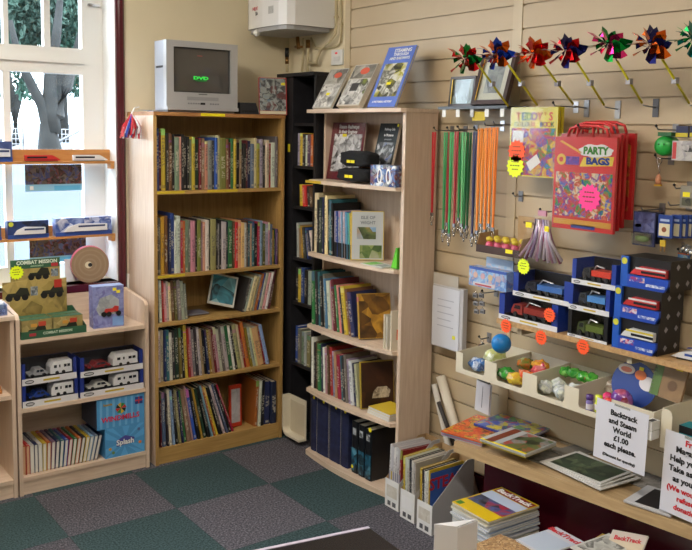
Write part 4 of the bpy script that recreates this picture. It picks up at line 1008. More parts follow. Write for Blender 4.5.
def train_box(label, px0, px1, zl, h, carton, train, mode=0):
    x0, x1 = RY(px0, 226, 4.40).x, RY(px1, 226, 4.40).x; w = x1-x0
    t = thing('boxed_train', label, 'toy box', FB(x0, 4.402, zl+.0126), 'boxed trains on the window ledges')
    MB().box(0, w, .006, .055, 0, h).bevel(.001).build('carton', pic(carton, 16), t)
    MB().box(0, w, 0, .0058, 0, h*.22).build('front_band', M('#2a4a9a', .4), t)
    b = MB().prism([(w*.14, h*.26), (w*.90, h*.26), (w*.90, h*.62), (w*.40, h*.68), (w*.22, h*.5)], -.012, .0055, 'xz').bevel(.002)
    tr = b.build('toy_train', M(train, .3), t)
    MB().box(w*.38, w*.86, -.0128, -.0122, h*.48, h*.58).build('train_windows', M('#2a3a6a', .3), tr)
    if mode == 1: disc_pic(t, w*.08, h*.84, .012, .012, M('#c8cc3a', .4), 'yellow_disc').location.y = .005
train_box('boxed white train with a yellow disc on the lower window ledge', 8, 49, zl2, .088, ['#1f3474', '#2a3c6a', '#151c30', '#3a4f8f'], '#d8d8e0', 1)
train_box('boxed white train at the right end of the lower window ledge', 56, 112, zl2, .092, ['#1f3f9a', '#c6cbe0', '#8fa0d0', '#28468f', '#dfe2f0'], '#e0e0e6')
train_box('boxed blue-striped train cut off at the left of the upper window ledge', -14, 14.5, zl1, .10, ['#31447c', '#4a5a8a', '#2a3a70'], '#d4d6e0')
train_box('boxed train cut off at the left of the lower window ledge', -30, 1.5, zl2, .07, ['#31447c', '#4a5a8a', '#2a3a70'], '#c0c4d4')
def poster(label, px0, px1, y0, y1, Y, deg=0):
    x0, x1 = RY(px0, (y0+y1)/2, Y).x, RY(px1, (y0+y1)/2, Y).x; zt_, zb_ = RY((px0+px1)/2, y0, Y).z, RY((px0+px1)/2, y1, Y).z
    t = thing('poster', label, 'poster', FB(x0, Y, zb_), 'posters behind the window ledges')
    w, h = x1-x0, zt_-zb_
    MB().box(0, w, 0, .0012, 0, h).build('sheet', M('#8fc4e0', .5), t)
    MB().box(0, w, -.0006, -.0001, h*.26, h).build('photograph', pic(['#1c1a20', '#4a423e', '#6a6058', '#3a4a86', '#7a7068', '#221c20', '#7a4a48', '#5f7cb0', '#2a2830'], 26), t)
    MB().box(w*.5, w*.97, -.0006, -.0001, h*.03, h*.2).build('blue_strip', M('#5fb4dc', .5), t)
    MB().box(w*.08, w*.14, -.0006, -.0001, h*.06, h*.2).build('small_logo', WINK, t)
poster('photograph poster with a pale blue foot hanging below the upper window ledge', 25, 82, 164.5, 191, 4.50)
poster('photograph poster hanging below the lower window ledge behind the paper roll', 29.5, 86, 238, 262, 4.50)
def paper_roll():
    Y = 4.385
    c = RY(90, 259.5, Y); r = abs(RY(108, 259, Y).x-RY(72, 259, Y).x)/2
    t = thing('paper_roll', 'large brown roll with a pink rim standing on the window sill', 'roll', T(c.x, Y, WZ0+r+.0008) @ RO(R(-14), 'Z') @ RO(PI/2, 'X'))
    MB().lathe([(.011, -.055), (r, -.055), (r, 0), (.011, 0)], 40).build('rim', M('#c05a72', .6), t)
    mt, N, L, b = new_mat('spiral_card')
    tc = N.new('ShaderNodeTexCoord'); ln = N.new('ShaderNodeVectorMath'); ln.operation = 'LENGTH'; L.new(tc.outputs['Object'], ln.inputs[0])
    mm = N.new('ShaderNodeMath'); mm.operation = 'MULTIPLY'; mm.inputs[1].default_value = 260; L.new(ln.outputs['Value'], mm.inputs[0]); sn = N.new('ShaderNodeMath'); sn.operation = 'SINE'; L.new(mm.outputs[0], sn.inputs[0])
    rr = ramp(N, [(0, '#8d775f'), (1, '#958069')]); L.new(sn.outputs[0], rr.inputs[0]); L.new(rr.outputs[0], b.inputs['Base Color']); b.inputs['Roughness'].default_value = .85
    MB().lathe([(.011, .0002), (r*.985, .0002), (r*.985, .002), (.011, .002)], 40).build('wound_face', mt, t)
    MB().lathe([(.0108, -.056), (.0108, .004)], 14).build('core', BLACK, t); MB().lathe([(.011, .0022), (.018, .0022), (.018, .003), (.011, .003)], 16, T(-.008, 0, 0)).build('core_collar', M('#d0c8b0', .6), t)
    q = thing('paper_tag', 'white paper sheet leaning behind the brown roll on the sill', 'paper', FB(RY(74, 270, 4.42).x-.03, 4.472, WZ0+.001) @ RO(R(-5), 'X'))
    MB().box(0, .10, 0, .001, 0, .12).build('sheet', M('#dfe4ea', .6), q)
paper_roll()
def pvc():
    x = WX1+.0435
    t = thing('cable_trunking', 'thin white pipe rising beside the maroon window frame', 'pipe', T(x, YB-.012, .55))
    MB().tube([(0, 0, 0), (0, 0, .42)], .0055, 10).build('pipe_run', M('#cfcfc8', .4), t, True)
    MB().tube([(0, 0, .20), (0, 0, .225)], .0058, 10).build('pipe_clip', M('#8a8a88', .4), t, True)
pvc()
# ------------------------------------------------------------------ SLATWALL: HOOKS, PINWHEELS, LANYARDS
SX = XW-.0205                      # just in front of the slats
SXB = XW-.0265                     # just in front of the joint strip
def hook(px, py, label, length=.14, tip=True, plate='#8d8d90', ph=.045, X=None, group='display hooks on the slatwall'):
    """bar hook whose free tip is seen at px,py"""
    Xt = SX-length; p = RX(px, py, Xt)
    t = thing('display_hook', label, 'hook', FR(SX, p.y, p.z), group)
    MB().box(-.012, .012, -.003, 0, -.025, ph-.025).bevel(.001).build('back_plate', M(plate, .35, .6), t)
    MB().tube([(0, -.003, -.002), (0, -length+.012, -.002), (0, -length, .010)], .0028, 8).build('arm', STEEL, t, True)
    if tip: MB().ball((0, -length, .011), .006, 1).build('tip', BLACK, t, True)
    return t
FOIL = {k: M(v, .24, .9) for k, v in dict(red='#c8161e', green='#0f8a3a', blue='#1640c0', orange='#d8641a', pink='#d02a78', navy='#20246a', gold='#c88a1a', teal='#0a7a7a').items()}
STICK = M('#d8cf1e', .4)
def pinwheel(cx, cy, sx, sy, bx, by, ca, cb, label, plate):
    Bt = RX(bx, by, 2.70 if bx > 540 else 2.61); Tp = RY(sx, sy, Bt.y); C = RX(cx, cy, Tp.x-.035)
    t = thing('pinwheel', label, 'pinwheel', T(*Bt), 'foil pinwheels on the slatwall')
    MB().tube([(0, 0, 0), Tp-Bt], .0042, 8).build('stick', STICK, t, True)
    n = Vector((-.62, -.52, .58)).normalized()
    c = C-Bt; fr = n.to_track_quat('Z', 'Y').to_matrix().to_4x4(); mx = T(*c) @ fr
    rnd = random.Random(int(cx))
    for ring, (r, tw, off, nn) in enumerate(((.078, 0, .0, 8), (.060, .3, .016, 8))):
        for k in range(nn):
            a = 2*PI*k/nn+tw+rnd.uniform(-.15, .15); q = r*rnd.uniform(.85, 1.12)
            pt = lambda ang, rad, z: (rad*math.cos(ang), rad*math.sin(ang), z)
            b = MB(); A0 = b._v([pt(a, .006, off), pt(a-.35, q*.55, off-.010), pt(a-.12, q*.86, off+.004), pt(a+.10, q, off+.016), pt(a+.26, q*.60, off+.026), pt(a+.50, q*.62, off+.012), pt(a+.62, q*.30, off+.022)], mx)
            for f in ((0, 1, 2), (0, 2, 4), (2, 3, 4), (0, 4, 6), (4, 5, 6)): b.bm.faces.new([A0[i] for i in f])
            o = b.build('vane', FOIL[(ca, cb)[(k+ring) % 2]], t)
            s = o.modifiers.new('thickness', 'SOLIDIFY'); s.thickness = .0006
    MB().ball(mx @ Vector((0, 0, .028)), .007, 2).build('hub', FOIL[ca], t, True)
    MB().tube([Tp-Bt, mx @ Vector((0, 0, .02))], .003, 6).build('pin', STEEL, t, True)
    if bx < 520:
        e = RX(503 if bx < 520 else 503, 107, 2.645); MB().tube([(0, 0, 0), e-Bt], .0026, 6).build('shelf_wire', STEEL, t, True)
    mid = (Tp-Bt)*.52
    MB().box(-.009, .009, -.009, .009, -.010, .010, T(*mid)).build('grip_clip', M('#9a9aa0', .4, .5), t)
    return Bt
pw = [(465, 61, 477, 63, 508, 106, 'green', 'red', 'green and red foil pinwheel, leftmost on the slatwall in front of the small picture', '#8d8d90'),
      (494, 57, 507, 63, 537, 105, 'blue', 'orange', 'blue and orange foil pinwheel in front of the framed picture', '#8d8d90'),
      (532.5, 56, 543, 64, 573, 104, 'orange', 'red', 'all orange and red foil pinwheel right of the picture frame', '#8d8d90'),
      (565, 53, 577, 62, 604, 105, 'navy', 'red', 'dark blue and red foil pinwheel, fourth from the left', '#a0a0a0'),
      (607, 47, 617, 61, 642, 103, 'green', 'pink', 'green and pink foil pinwheel, third from the right', '#55555a'),
      (649, 47, 662, 59, 689, 103, 'navy', 'orange', 'navy and orange foil pinwheel, second from the right', '#4a2a20'),
      (692, 42, 704, 55, 733, 101, 'teal', 'green', 'dark green and teal foil pinwheel cut by the right edge', '#4a2a20')]
for a in pw:
    Bt = pinwheel(*a)
    if a[0] > 520:
        t = thing('display_hook', 'wire hook carrying the '+a[8][:a[8].index(' foil')]+' pinwheel', 'hook', FR(SX, Bt.y-.005, Bt.z-.004), 'display hooks on the slatwall')
        MB().box(-.012, .012, -.0035, 0, -.045, .022).bevel(.001).build('back_plate', M(a[9], .35, .5), t)
        MB().tube([(0, -.004, -.01), (-.003, -(SX-2.70)+.006, -.004)], .0025, 8).build('arm', STEEL, t, True)
# dark shelf with two framed pictures
def frame_shelf():
    zf = RX(476, 106, 2.64).z; ya, yb = RX(438, 107, 2.64).y, RX(507, 107, 2.64).y
    t = thing('display_shelf', 'thin dark shelf on the slatwall carrying two framed pictures', 'shelf', FR(2.64, ya, zf-.012))
    w = ya-yb
    MB().box(0, w, 0, SXB-2.64, 0, .012).bevel(.001).build('board', M('#2a2624', .3), t)
    for k in range(5):
        x = w*(.06+.21*k); MB().box(x, x+.022, .004, .006, -.034, -.0005).build('price_ticket', WINK if k != 2 else M('#b8b8b8', .5), t)
    MB().box(w*.50, w*.68, .010, .012, -.05, -.012).build('yellow_ticket', M('#c8b02c', .6), t)
    z = zf+.0006
    def pict(label, F, w, h, frame_hx, pal, th=.022, rail=.03, mount=.03):
        q = thing('picture_frame', label, 'picture', F)
        b = MB().box(0, rail, 0, th, 0, h).box(w-rail, w, 0, th, 0, h).box(rail, w-rail, 0, th, 0, rail).box(rail, w-rail, 0, th, h-rail, h)
        b.build('frame', M(frame_hx, .35), q)
        MB().box(rail, rail+.006, -.001, -.0002, rail, h-rail).build('gilt_edge', M('#b8923a', .3, .6), q)
        MB().box(rail+.0002, w-rail-.0002, .008, th-.004, rail+.0002, h-rail-.0002).build('mount', M('#d6d0c0', .7), q)
        MB().box(rail+mount, w-rail-mount, .0070, .0078, rail+mount, h-rail-mount).build('print', pic(pal, 11), q)
        MB().box(rail+.0002, w-rail-.0002, .004, .0046, rail+.0002, h-rail-.0002).build('glass', GLASS, q)
    ya = RX(449, 106, 2.735).y
    pict('small dark-framed landscape on the thin dark shelf, left of the bigger frame', FR(2.728, ya, z+.003) @ RO(R(-6), 'X'), .16, .135, '#3c2c20', ['#5c6a54', '#8a9490', '#a8aca4', '#4a4c40'], .016, .012, .001)
    ya = RX(471, 103, 2.665).y
    pict('brown-framed pale picture leaning back behind the second pinwheel', FR(2.66, ya, z+.007) @ RO(R(-17), 'X'), .20, .225, '#3a2420', ['#8a8c8c', '#a8aaa8', '#787a7c', '#b8b8b4'], .022, .020, .032)
frame_shelf()
for x, y, i in ((434, 130, 0), (447, 130, 1), (457.5, 129, 2), (474, 130, 3), (484, 125, 4), (493, 124, 5)):
    hook(x, y, ONES[i]+' lanyard hook from the left on the slatwall', .115, i < 4, '#c8c8cc' if i > 3 else '#77777a', group='lanyard hooks')
LAN = [(434.2, 130, 211, '#c02630', 'red', 0), (446, 130, 228, '#2a8a4a', 'green', 0), (449.3, 130, 221, '#a82832', 'dark red', .008), (452, 130, 232, '#2f9a55', 'bright green', 0), (457, 129, 222, '#9a2028', 'dark red', 0), (461, 130, 216, '#2f8a4a', 'green', .01), (464.4, 130, 222, '#5aa868', 'pale green', -.012), (467, 130, 227, '#1f7a38', 'deep green', .003),
       (470, 130, 224, '#18662e', 'darkest green', .018), (475.5, 130, 232, '#2a2c56', 'navy', 0), (480, 126, 229, '#e88a2c', 'orange', 0), (484, 126, 222, '#f09434', 'orange', .008), (488, 125.5, 228, '#ea8222', 'orange', 0), (492, 125, 222, '#f08c2a', 'orange', .006), (496.5, 125, 226, '#e87c1c', 'orange', 0)]
for i, (x, y0, y1, hx, nm, off) in enumerate(LAN):
    Xl = SX-.10+off; a = RX(x, y0, Xl); c = RX(x-1.2, y1, Xl)
    L = a.z-c.z
    t = thing('lanyard', f'{nm} neck lanyard with a metal clip, {ordw(i+1)} from the left on the slatwall', 'lanyard', FR(Xl, a.y, a.z-.010), 'neck lanyards hanging on the slatwall')
    mt = M(hx, .6)
    wv = .0052
    for s in (-1, 1):
        b = MB(); b.prism([(s*.0035-wv+s*.002, 0), (s*.0035+wv+s*.002, 0), (wv*.8, -L), (-wv*.8, -L)], s*.002-.0006, s*.002+.0006, 'xz'); b.build('strap', mt, t)
    MB().box(-.0075, .0075, -.004, .004, -L-.012, -L+.002).build('crimp', STEEL, t)
    b = MB(); n = 10
    b.tube([(.009*math.sin(2*PI*k/n), 0, -L-.028+.016*math.cos(2*PI*k/n)) for k in range(n+1)], .0026, 6, cap=False)
    b.tube([(0, 0, -L-.042), (.004, -.004, -L-.056)], .0045, 6); b.build('clip', CHROME, t, True)
# ------------------------------------------------------------------ HANGING PACKS
def pack(name, label, cat, px, X, hx, parts=(), th=.010, group=None, mat=None, ret=False, tilt=0):
    """flat pack on a hook: px=(x0,y0,x1,y1) of its front seen on the plane x=X"""
    a, b, z0, z1 = boxR(*px, X)
    t = thing(name, label, cat, FR(X, a, z0, R(tilt)), group)
    w, h = a-b, z1-z0
    MB().box(0, w, 0, th, 0, h).bevel(min(.002, th*.3)).build('sleeve', mat or M(hx, .35), t)
    for nm, x0, x1, v0, v1, mt in parts: MB().box(x0*w, x1*w, -.0012, -.0003, v0*h, v1*h).build(nm, mt, t)
    return t, w, h
for k in range(2):
    X = 2.645+.025*k
    t, w, h = pack('colouring_book', ['yellow-headed colouring book hanging at the front of its hook', 'colouring book hidden behind the yellow-headed one, only its right edge in view'][k], 'book', (510+1.5*k, 107+.3*k, 557+4*k, 177), X, '#c8bc24', [('cover_picture', .03, .97, .02, .70, pic(['#b02a2c', '#b8402c', '#2a4a9a', '#b02c2c', '#c8a82c', '#6a2a7a', '#b83a30', '#2a7a3a', '#3a5ab0'], 22, .6))] if not k else [('cover_picture', .03, .97, .02, .95, M('#7a7488', .5))], .012, 'colouring books on one hook')
    if not k:
        for i, ch in enumerate("TEDDY'S"): text(t, ch, h*.16, w*(.17+.115*i), h*.86, -.0016, M(['#c83a30', '#2a6a9a', '#3a8a4a', '#8a4a9a', '#b83a50', '#c8702a', '#c83a30'][i], .5), .0009)
        for i, ch in enumerate('COLOUR BOOK'): text(t, ch, h*.10, w*(.12+.078*i), h*.75, -.0016, M(['#5a9a9a', '#9a8a8a', '#2a4a9a', '#2a6a9a', '#8a3a4a', '#c83a30', '#2a4a9a', '#2a4a9a', '#8a3a6a', '#b84a2a', '#4a6a3a'][i], .5), .0004)
        MB().box(w*.40, w*.66, -.0016, -.0012, h*.12, h*.26, T(w*.5, 0, h*.2) @ RO(R(-35), 'Y') @ T(-w*.5, 0, -h*.2)).build('white_flash', M('#d8d4d0', .5), t)
        MB().box(w*.06, w*.30, -.0016, -.0012, h*.48, h*.66).build('white_panel', M('#cfcfd0', .5), t)
        star(t, w*.17, h*.36, w*.20, FO, -.0030); star(t, w*.15, h*.14, w*.20, FY, -.0030)
        MB().box(-.001, w+.001, -.0024, -.0020, -.001, h+.001).build('film_cover', FILM, t)
hook(553, 105.5, 'hook carrying the colouring books', .14, True, '#c8c8cc')
hook(556, 186, 'empty white-ended hook below the colouring books', .07, False, '#d0d0d8')
hook(513, 196, 'empty hook below the colouring book, behind the pink wands', .05, True, '#77777a')
RED = M('#c82a2c', .3)
for k in range(4):
    X = 2.575+.045*k; dx = [0, 6, 11, 17][k]
    t, w, h = pack('party_bag_pack', ['red party bag pack with a pink price star, foremost on its hook', 'second red party bag pack, directly behind the starred one', 'third red party bag pack, its green edge showing', 'rearmost red party bag pack, nearest the slatwall'][k], 'party bags', (553.5+dx, 137-[0, 3, 3.5, 4][k], 615+[0, 4, 9, 18][k], 231-[0, 3, 6, 14][k]), X, '#c82a2c',
        [('printed_front', .04, .96, .14, .62, pic(['#b8201c', '#d8b42a', '#2a5ab0', '#c8382c', '#5a2a8a', '#d8c8a0', '#c0241c', '#2a8a3a', '#1c3a90'], 30, .6)), ('yellow_foot', .03, .97, .05, .11, M('#c8902c', .4)), ('blue_foot', .33, .72, .02, .06, M('#2a3a8a', .4))] if k == 0 else [('printed_front', .05, .95, .1, .9, pic(['#c8322c', '#b8282a', '#d8a03a', '#c83a34'], 14))], .014, 'red party bag packs', RED, )
    hb = MB(); x0, x1 = w*.20, w*.86
    hb.tube([(x0, .004, h), (x0+.01, .004, h+.03), (w*.4, .004, h+.042), (w*.7, .004, h+.040), (x1-.01, .004, h+.028), (x1, .004, h)], .0055, 8); hb.tube([(w*.35, .004, h), (w*.37, .004, h+.04)], .004, 6); hb.tube([(w*.62, .004, h), (w*.60, .004, h+.04)], .004, 6)
    hb.build('handle', RED, t, True)
    if k == 0:
        n = 30; cl = [(w*.68+(w*.27+.004*math.sin(9*a))*math.cos(a), h*.855+(h*.070+.003*math.sin(7*a))*math.sin(a)) for a in [2*PI*i/n for i in range(n)]]
        MB().prism(cl, -.0016, -.0010).build('white_cloud', M('#dcdad8', .4), t)
        text(t, 'PARTY', h*.105, w*.68, h*.855, -.0022, M('#3f8a2c', .4), .0018)
        MB().prism([(w*.43, h*.685), (w*.95, h*.705), (w*.97, h*.80), (w*.49, h*.785)], -.0016, -.0010).build('yellow_ribbon', M('#d8b82c', .4), t)
        text(t, 'BAGS', h*.098, w*.72, h*.745, -.0022, M('#1c3a9a', .4), .0018, sx=1.25)
        MB().box(w*.20, w*.42, -.0016, -.0010, h*.70, h*.79).build('purple_lettering', pic(['#2a3aa0', '#6a2a8a', '#2a2a7a', '#8a3a9a'], 45), t)
        disc_pic(t, w*.12, h*.755, w*.075, w*.075, M('#d8b02c', .4), 'yellow_ring'); disc_pic(t, w*.12, h*.755, w*.035, w*.035, M('#c83a2c', .4), 'ring_centre').location.y = -.0006
        MB().prism([(w*.08, h*.95), (w*.44, h*.82), (w*.46, h*.84), (w*.12, h*.96)], -.0016, -.0010).build('yellow_streamer', M('#d89a2c', .4), t)
        star(t, w*.62, h*.36, w*.19, FP, -.0034, lines=3)
        MB().box(-.004, w+.010, -.0026, -.0021, -.004, h+.012).build('film_bag', FILMH, t)
    else: MB().box(-.003, w+.006, -.0012, -.0008, -.004, h+.004).build('film_bag', FILMH, t)
hook(578, 128, 'hook carrying the red party bags', .22, True, '#55555a')
def wands():
    X = 2.575; o = RX(542.5, 216, X)
    t = thing('streamer_pack', 'bagged bunch of pink and lilac tinsel wands left of the party bags', 'party streamers', FR(X, o.y, RX(548, 262, X).z))
    H = o.z-RX(548, 262, X).z
    rnd = random.Random(8)
    for k in range(19):
        u = (k-9)/9
        b = MB().tube([(u*.030, rnd.uniform(-.008, .008), H*.92), (u*.048, rnd.uniform(-.012, .012), H*.5), (u*.100, rnd.uniform(-.012, .012), rnd.uniform(-.004, .01))], [.0042, .0052, .0062], 6)
        b.build('tinsel_wand', M(['#d8b0c4', '#c08aa4', '#c8bcd0', '#a8607f', '#dcccd6', '#a088b0', '#e0ccd8'][k % 7], .3, .35), t, True)
    MB().prism([(-.03, H*1.02), (.03, H*1.02), (.08, H*.5), (.125, -.004), (-.125, -.004), (-.075, H*.5)], -.0175, -.0168).build('film_bag', FILMH, t)
    MB().box(-.065, -.035, -.021, -.018, H*.72, H*.84).build('yellow_label', YEL, t); MB().box(.030, .05, -.021, -.018, H*.68, H*.80).build('yellow_label', YEL, t)
    MB().box(-.02, .02, -.004, .004, H*1.0, H*1.12).build('header_card', M('#c890a8', .5), t)
wands()
hook(540, 212, 'hook carrying the pink tinsel wands', .13, True, '#77777a')
# display box of pink toys
def pinkbox():
    X = 2.60
    a, b, z0, z1 = boxR(476, 242, 519, 258, X)
    z0 = RX(500, 255, X).z
    t = thing('counter_display', 'brown cardboard tray of pink and yellow toys under the orange lanyards', 'display box', FR(X, a, z0))
    w, d = a-b, .13; DK = noisy('dark_brown_card', '#3c2a26', '#4a342e', 12, .7)
    MB().box(0, w, 0, .002, 0, .030).box(0, w, 0, d, -.002, 0).build('front_wall', DK, t)
    MB().prism([(.002, 0), (d, 0), (d, .085), (.02, .075), (.002, .03)], 0, .002, 'yz').build('side_wall', CARD, t); MB().prism([(.002, 0), (d, 0), (d, .085), (.02, .075), (.002, .03)], w-.002, w, 'yz').build('side_wall', CARD, t)
    hd = MB().box(w*.48, w, d-.002, d, 0, .155).build('header_card', CARD, t); MB().box(0, w*.479, d-.002, d, 0, .06).build('back_wall', CARD, t)
    MB().box(w*.6, w*.9, d-.0028, d-.0021, .125, .135).build('header_print', M('#6a4a30', .6), hd)
    MB().box(w*.70, w*.86, -.0012, -.0002, .012, .028).build('price_label', YEL, t)
    for k in range(8):
        u = .20+.20*(k % 4); v = .03+.045*(k//4)
        q = thing('toy_chick', f'pink and yellow toy, {ordw(k%4+1)} from left, {"front" if k < 4 else "back"} row of the brown tray', 'toy', FR(X+v, a-w*u, z0+.0006), 'pink toys in the brown tray')
        MB().ball((0, 0, .024), (.018, .018, .024), 2).build('pink_ball', M('#c85a78', .35), q, True)
        MB().ball((0, 0, .054), (.016, .015, .012), 2, .2, k).build('yellow_top', M('#d8c03a', .6), q, True)
pinkbox()
for k in range(2):
    px = ((486, 258, 513, 276), (469, 272, 508.5, 291))[1-k]
    X = [2.62, 2.676][k]
    if k == 0:
        a, b, z0, z1 = boxR(469, 269, 506.5, 288.5, X)
        t = thing('toy_box', 'light blue patterned box hanging left of the lorry boxes', 'toy box', FR(X, a, z0)); w, h = a-b, z1-z0
        PB = pic(['#7aa8d8', '#a8c4e0', '#5a86c8', '#c8a8a8', '#8fb8e0', '#6a9ad0'], 30)
        MB().box(0, w, 0, .05, 0, h).bevel(.001).build('carton', PB, t)
        MB().box(0, w, -.001, -.0002, h*.86, h).build('blue_edge', M('#3a5ab0', .4), t)
        MB().box(w*.12, w*.70, -.0012, -.0003, .004, h*.22).build('white_band', M('#d0c8cc', .4), t); MB().box(w*.18, w*.62, -.0018, -.0013, h*.07, h*.15).build('red_lettering', M('#b84a5a', .4), t)
        for q in range(4): disc_pic(t, w*(.18+.2*q), h*.58, .013, .013, M(['#d8b0a0', '#c8a0a8', '#d0b890', '#b8a8b8'][q], .5), 'printed_face')
    else:
        t, w, h = pack('leaflet', 'pale blue pack peeping above the light blue patterned box', 'pack', (486, 259, 513, 280), X, '#9ab0cc', [('printed_front', .04, .96, .1, .7, pic(['#7aa8d0', '#a8bcd0', '#c8b0b4'], 30))], .006)
t = hook(482, 293, 'hook of grey key fobs left of the lorry boxes', .09, True)
for k in range(6):
    p = RX(475.5+6*(k % 2)+.6*(k//2), 290+8*(k//2), SX-.05-.02*(k % 2))
    q = thing('key_fob', f'grey plastic key fob, {ordw(k//2+1)} down in the {["left", "right"][k % 2]} column under the light blue box', 'key fob', FR(p.x, p.y, p.z-.034), 'grey key fobs')
    MB().box(-.013, .013, -.004, .004, 0, .019).bevel(.003, 2).build('fob', M('#8d8c90', .3), q); MB().box(-.009, .009, -.0055, -.0045, .004, .012).build('dark_inset', M('#4a4a4e', .4), q)
    MB().tube([(.005*math.sin(2*PI*i/8), 0, .0235+.004*math.cos(2*PI*i/8)) for i in range(9)], .0014, 5, cap=False).build('ring', CHROME, q, True)
p = RX(479, 339, SX-.065)
q = thing('key_ring', 'small black key ring charms hanging left of the blue ball', 'key ring', FR(SX-.045, p.y, p.z-.0445))
for k in range(4): MB().ball((-.012+.009*k, -.004*(k % 2), .004+.007*(k % 3)), .008, 2, .2, k).build('charm', M(['#2a2224', '#4a2a2c', '#222428', '#3c3a3c'][k], .4), q, True)
MB().tube([(.008*math.sin(2*PI*i/8), 0, .034+.008*math.cos(2*PI*i/8)) for i in range(9)], .0015, 5, cap=False).build('ring', CHROME, q, True)
hook(479, 339, 'small black-tipped hook holding black charms left of the cream tray', .065, True)
hook(440, 279, 'small hook holding the white leaflet pocket', .03, True)
# white leaflet pocket
a, b, z0, z1 = boxR(432, 288, 459, 348, 2.715)
t = thing('leaflet_pocket', 'white plastic pocket of papers hanging beside the beech bookcase', 'leaflet holder', FR(2.715, a, z0)); w, h = a-b, z1-z0
MB().box(0, w, 0, .002, 0, h).build('paper', M('#c9cad2', .6), t)
for k in range(5): MB().box(w*.2, w*(.8-.1*(k % 2)), -.0008, -.0002, h*(.35+.11*k), h*(.365+.11*k)).build('typed_line', M('#a4a6b2', .6), t)
MB().box(0, w+.022, .0025, .03, -.004, h*1.03).build('holder', M('#b4b2b4', .35), t); MB().box(-.004, w*.9, .006, .010, h*1.03+.0005, h*1.22).build('hanger', M('#b4aca0', .3), t)
MB().box(w*.78, w*.88, -.0012, -.0002, h*.18, h*.24).build('yellow_dot', M('#d8d42c', .5), t)
# right-hand column of small packs
Gk = 'small packs at the right edge of the slatwall'
hook(656, 129, 'black-tipped hook carrying the green toy, upper right', .12, True)
p = RX(661, 146, 2.66)
q = thing('green_toy', 'round green plastic toy on a hook at the upper right', 'toy', FR(2.665, p.y, p.z))
GRN = M('#1f9a3c', .35)
MB().lathe([(.014, -.004), (.030, 0), (.034, .008), (.034, .058), (.028, .062), (0, .062)], 24, RO(-PI/2, 'X')).build('barrel', GRN, q, True); MB().lathe([(0, 0), (.014, 0), (.013, .003), (0, .004)], 18, T(0, -.0005, 0) @ RO(PI/2, 'X')).build('face_disc', M('#34b850', .3), q, True)
MB().box(-.024, .028, .008, .05, .034, .048).build('cap', M('#145a28', .4), q)
for x, z in ((-.010, .006), (.010, .006)): MB().ball((x, -.003, z), .004, 1).build('stud', M('#0f6a2a', .4), q)
for k in range(4):
    X = 2.64+.03*k
    t, w, h = pack('badge_pack', ['silver pack with a red end, foremost at the upper right edge', 'second silver pack behind the red-ended one', 'third silver pack behind the red-ended one', 'rearmost silver pack behind the red-ended one'][k], 'pack', (672+3*k, 141, 706+3*k, 161-2*k), X, '#a8a4a4', [('red_end', .02, .13, .08, .92, M('#b83a3c', .4)), ('dark_print', .3, .75, .45, .8, pic(['#8a8888', '#2c2a2c', '#b8b4b4', '#c8c8c8'], 30))] if not k else (), .014, 'silver packs', pic(['#a8a4a2', '#bcb8b6', '#98949a', '#c8c4c4'], 25))
for k in range(2):
    t, w, h = pack('header_card_pack', ['navy and yellow header-card pack above the silver packs', 'second navy header-card pack cut by the right edge'][k], 'pack', (676+14*k, 126, 688+16*k, 137.5), 2.69-.02*k, '#262c50', [('yellow_strip', 0, 1, .05, .4, M('#c8b82c', .4))], .012, Gk)
hook(655, 158, 'black-tipped hook carrying the pink figure charm', .10, True)
p = RX(658, 186, SX-.09)
q = thing('key_ring', 'flesh-pink figure charm with a yellow base, hanging by the green toy', 'key ring', FR(p.x, p.y, p.z))
MB().lathe([(.010, .006), (.010, .028), (.007, .036), (.003, .042), (0, .042)], 14).build('pink_body', M('#c88a6a', .4), q, True); MB().box(-.012, .012, -.006, .006, 0, .0058).bevel(.001).build('yellow_base', M('#d8a82c', .4), q)
MB().tube([(0, 0, .042), (.004, 0, .055), (-.003, 0, .066), (0, 0, .078)], .0022, 6).build('chain', CHROME, q, True); MB().tube([(.010*math.sin(2*PI*i/10), 0, .088+.010*math.cos(2*PI*i/10)) for i in range(11)], .0018, 6, cap=False).build('ring', CHROME, q, True)
t, w, h = pack('blister_pack', 'navy blister pack with a green toy, right of the party bags', 'blister pack', (633, 212, 655, 246), 2.66, '#2f3560', [('printed_card', .04, .96, .42, .98, pic(['#2c3462', '#4a5288', '#6a70a0', '#30305a'], 26)), ('price_label', .1, .38, .55, .64, YEL)], .006)
bl = MB().box(w*.10, w*.92, -.022, -.0013, h*.06, h*.40).bevel(.006, 2).build('blister', film('blister_plastic', (.8, .85, .9), .25, .1), t)
MB().ball((w*.5, -.010, h*.22), (w*.33, .008, h*.10), 2, .15, 3).build('green_toy', M('#5a8a3a', .35), t, True); MB().ball((w*.42, -.010, h*.34), (w*.22, .007, h*.04), 2).build('dark_toy', M('#26262a', .3), t, True)
for k in range(2): t, w, h = pack('blister_pack', ['second navy blister pack tucked behind the front one', 'rearmost navy blister pack beside the party bags'][k], 'blister pack', (637+3*k, 211.5, 659+3*k, 243), 2.685+.025*k, '#23263c', (), .008, 'navy blister packs')
hook(641, 210, 'hook carrying the navy blister packs', .13, False)
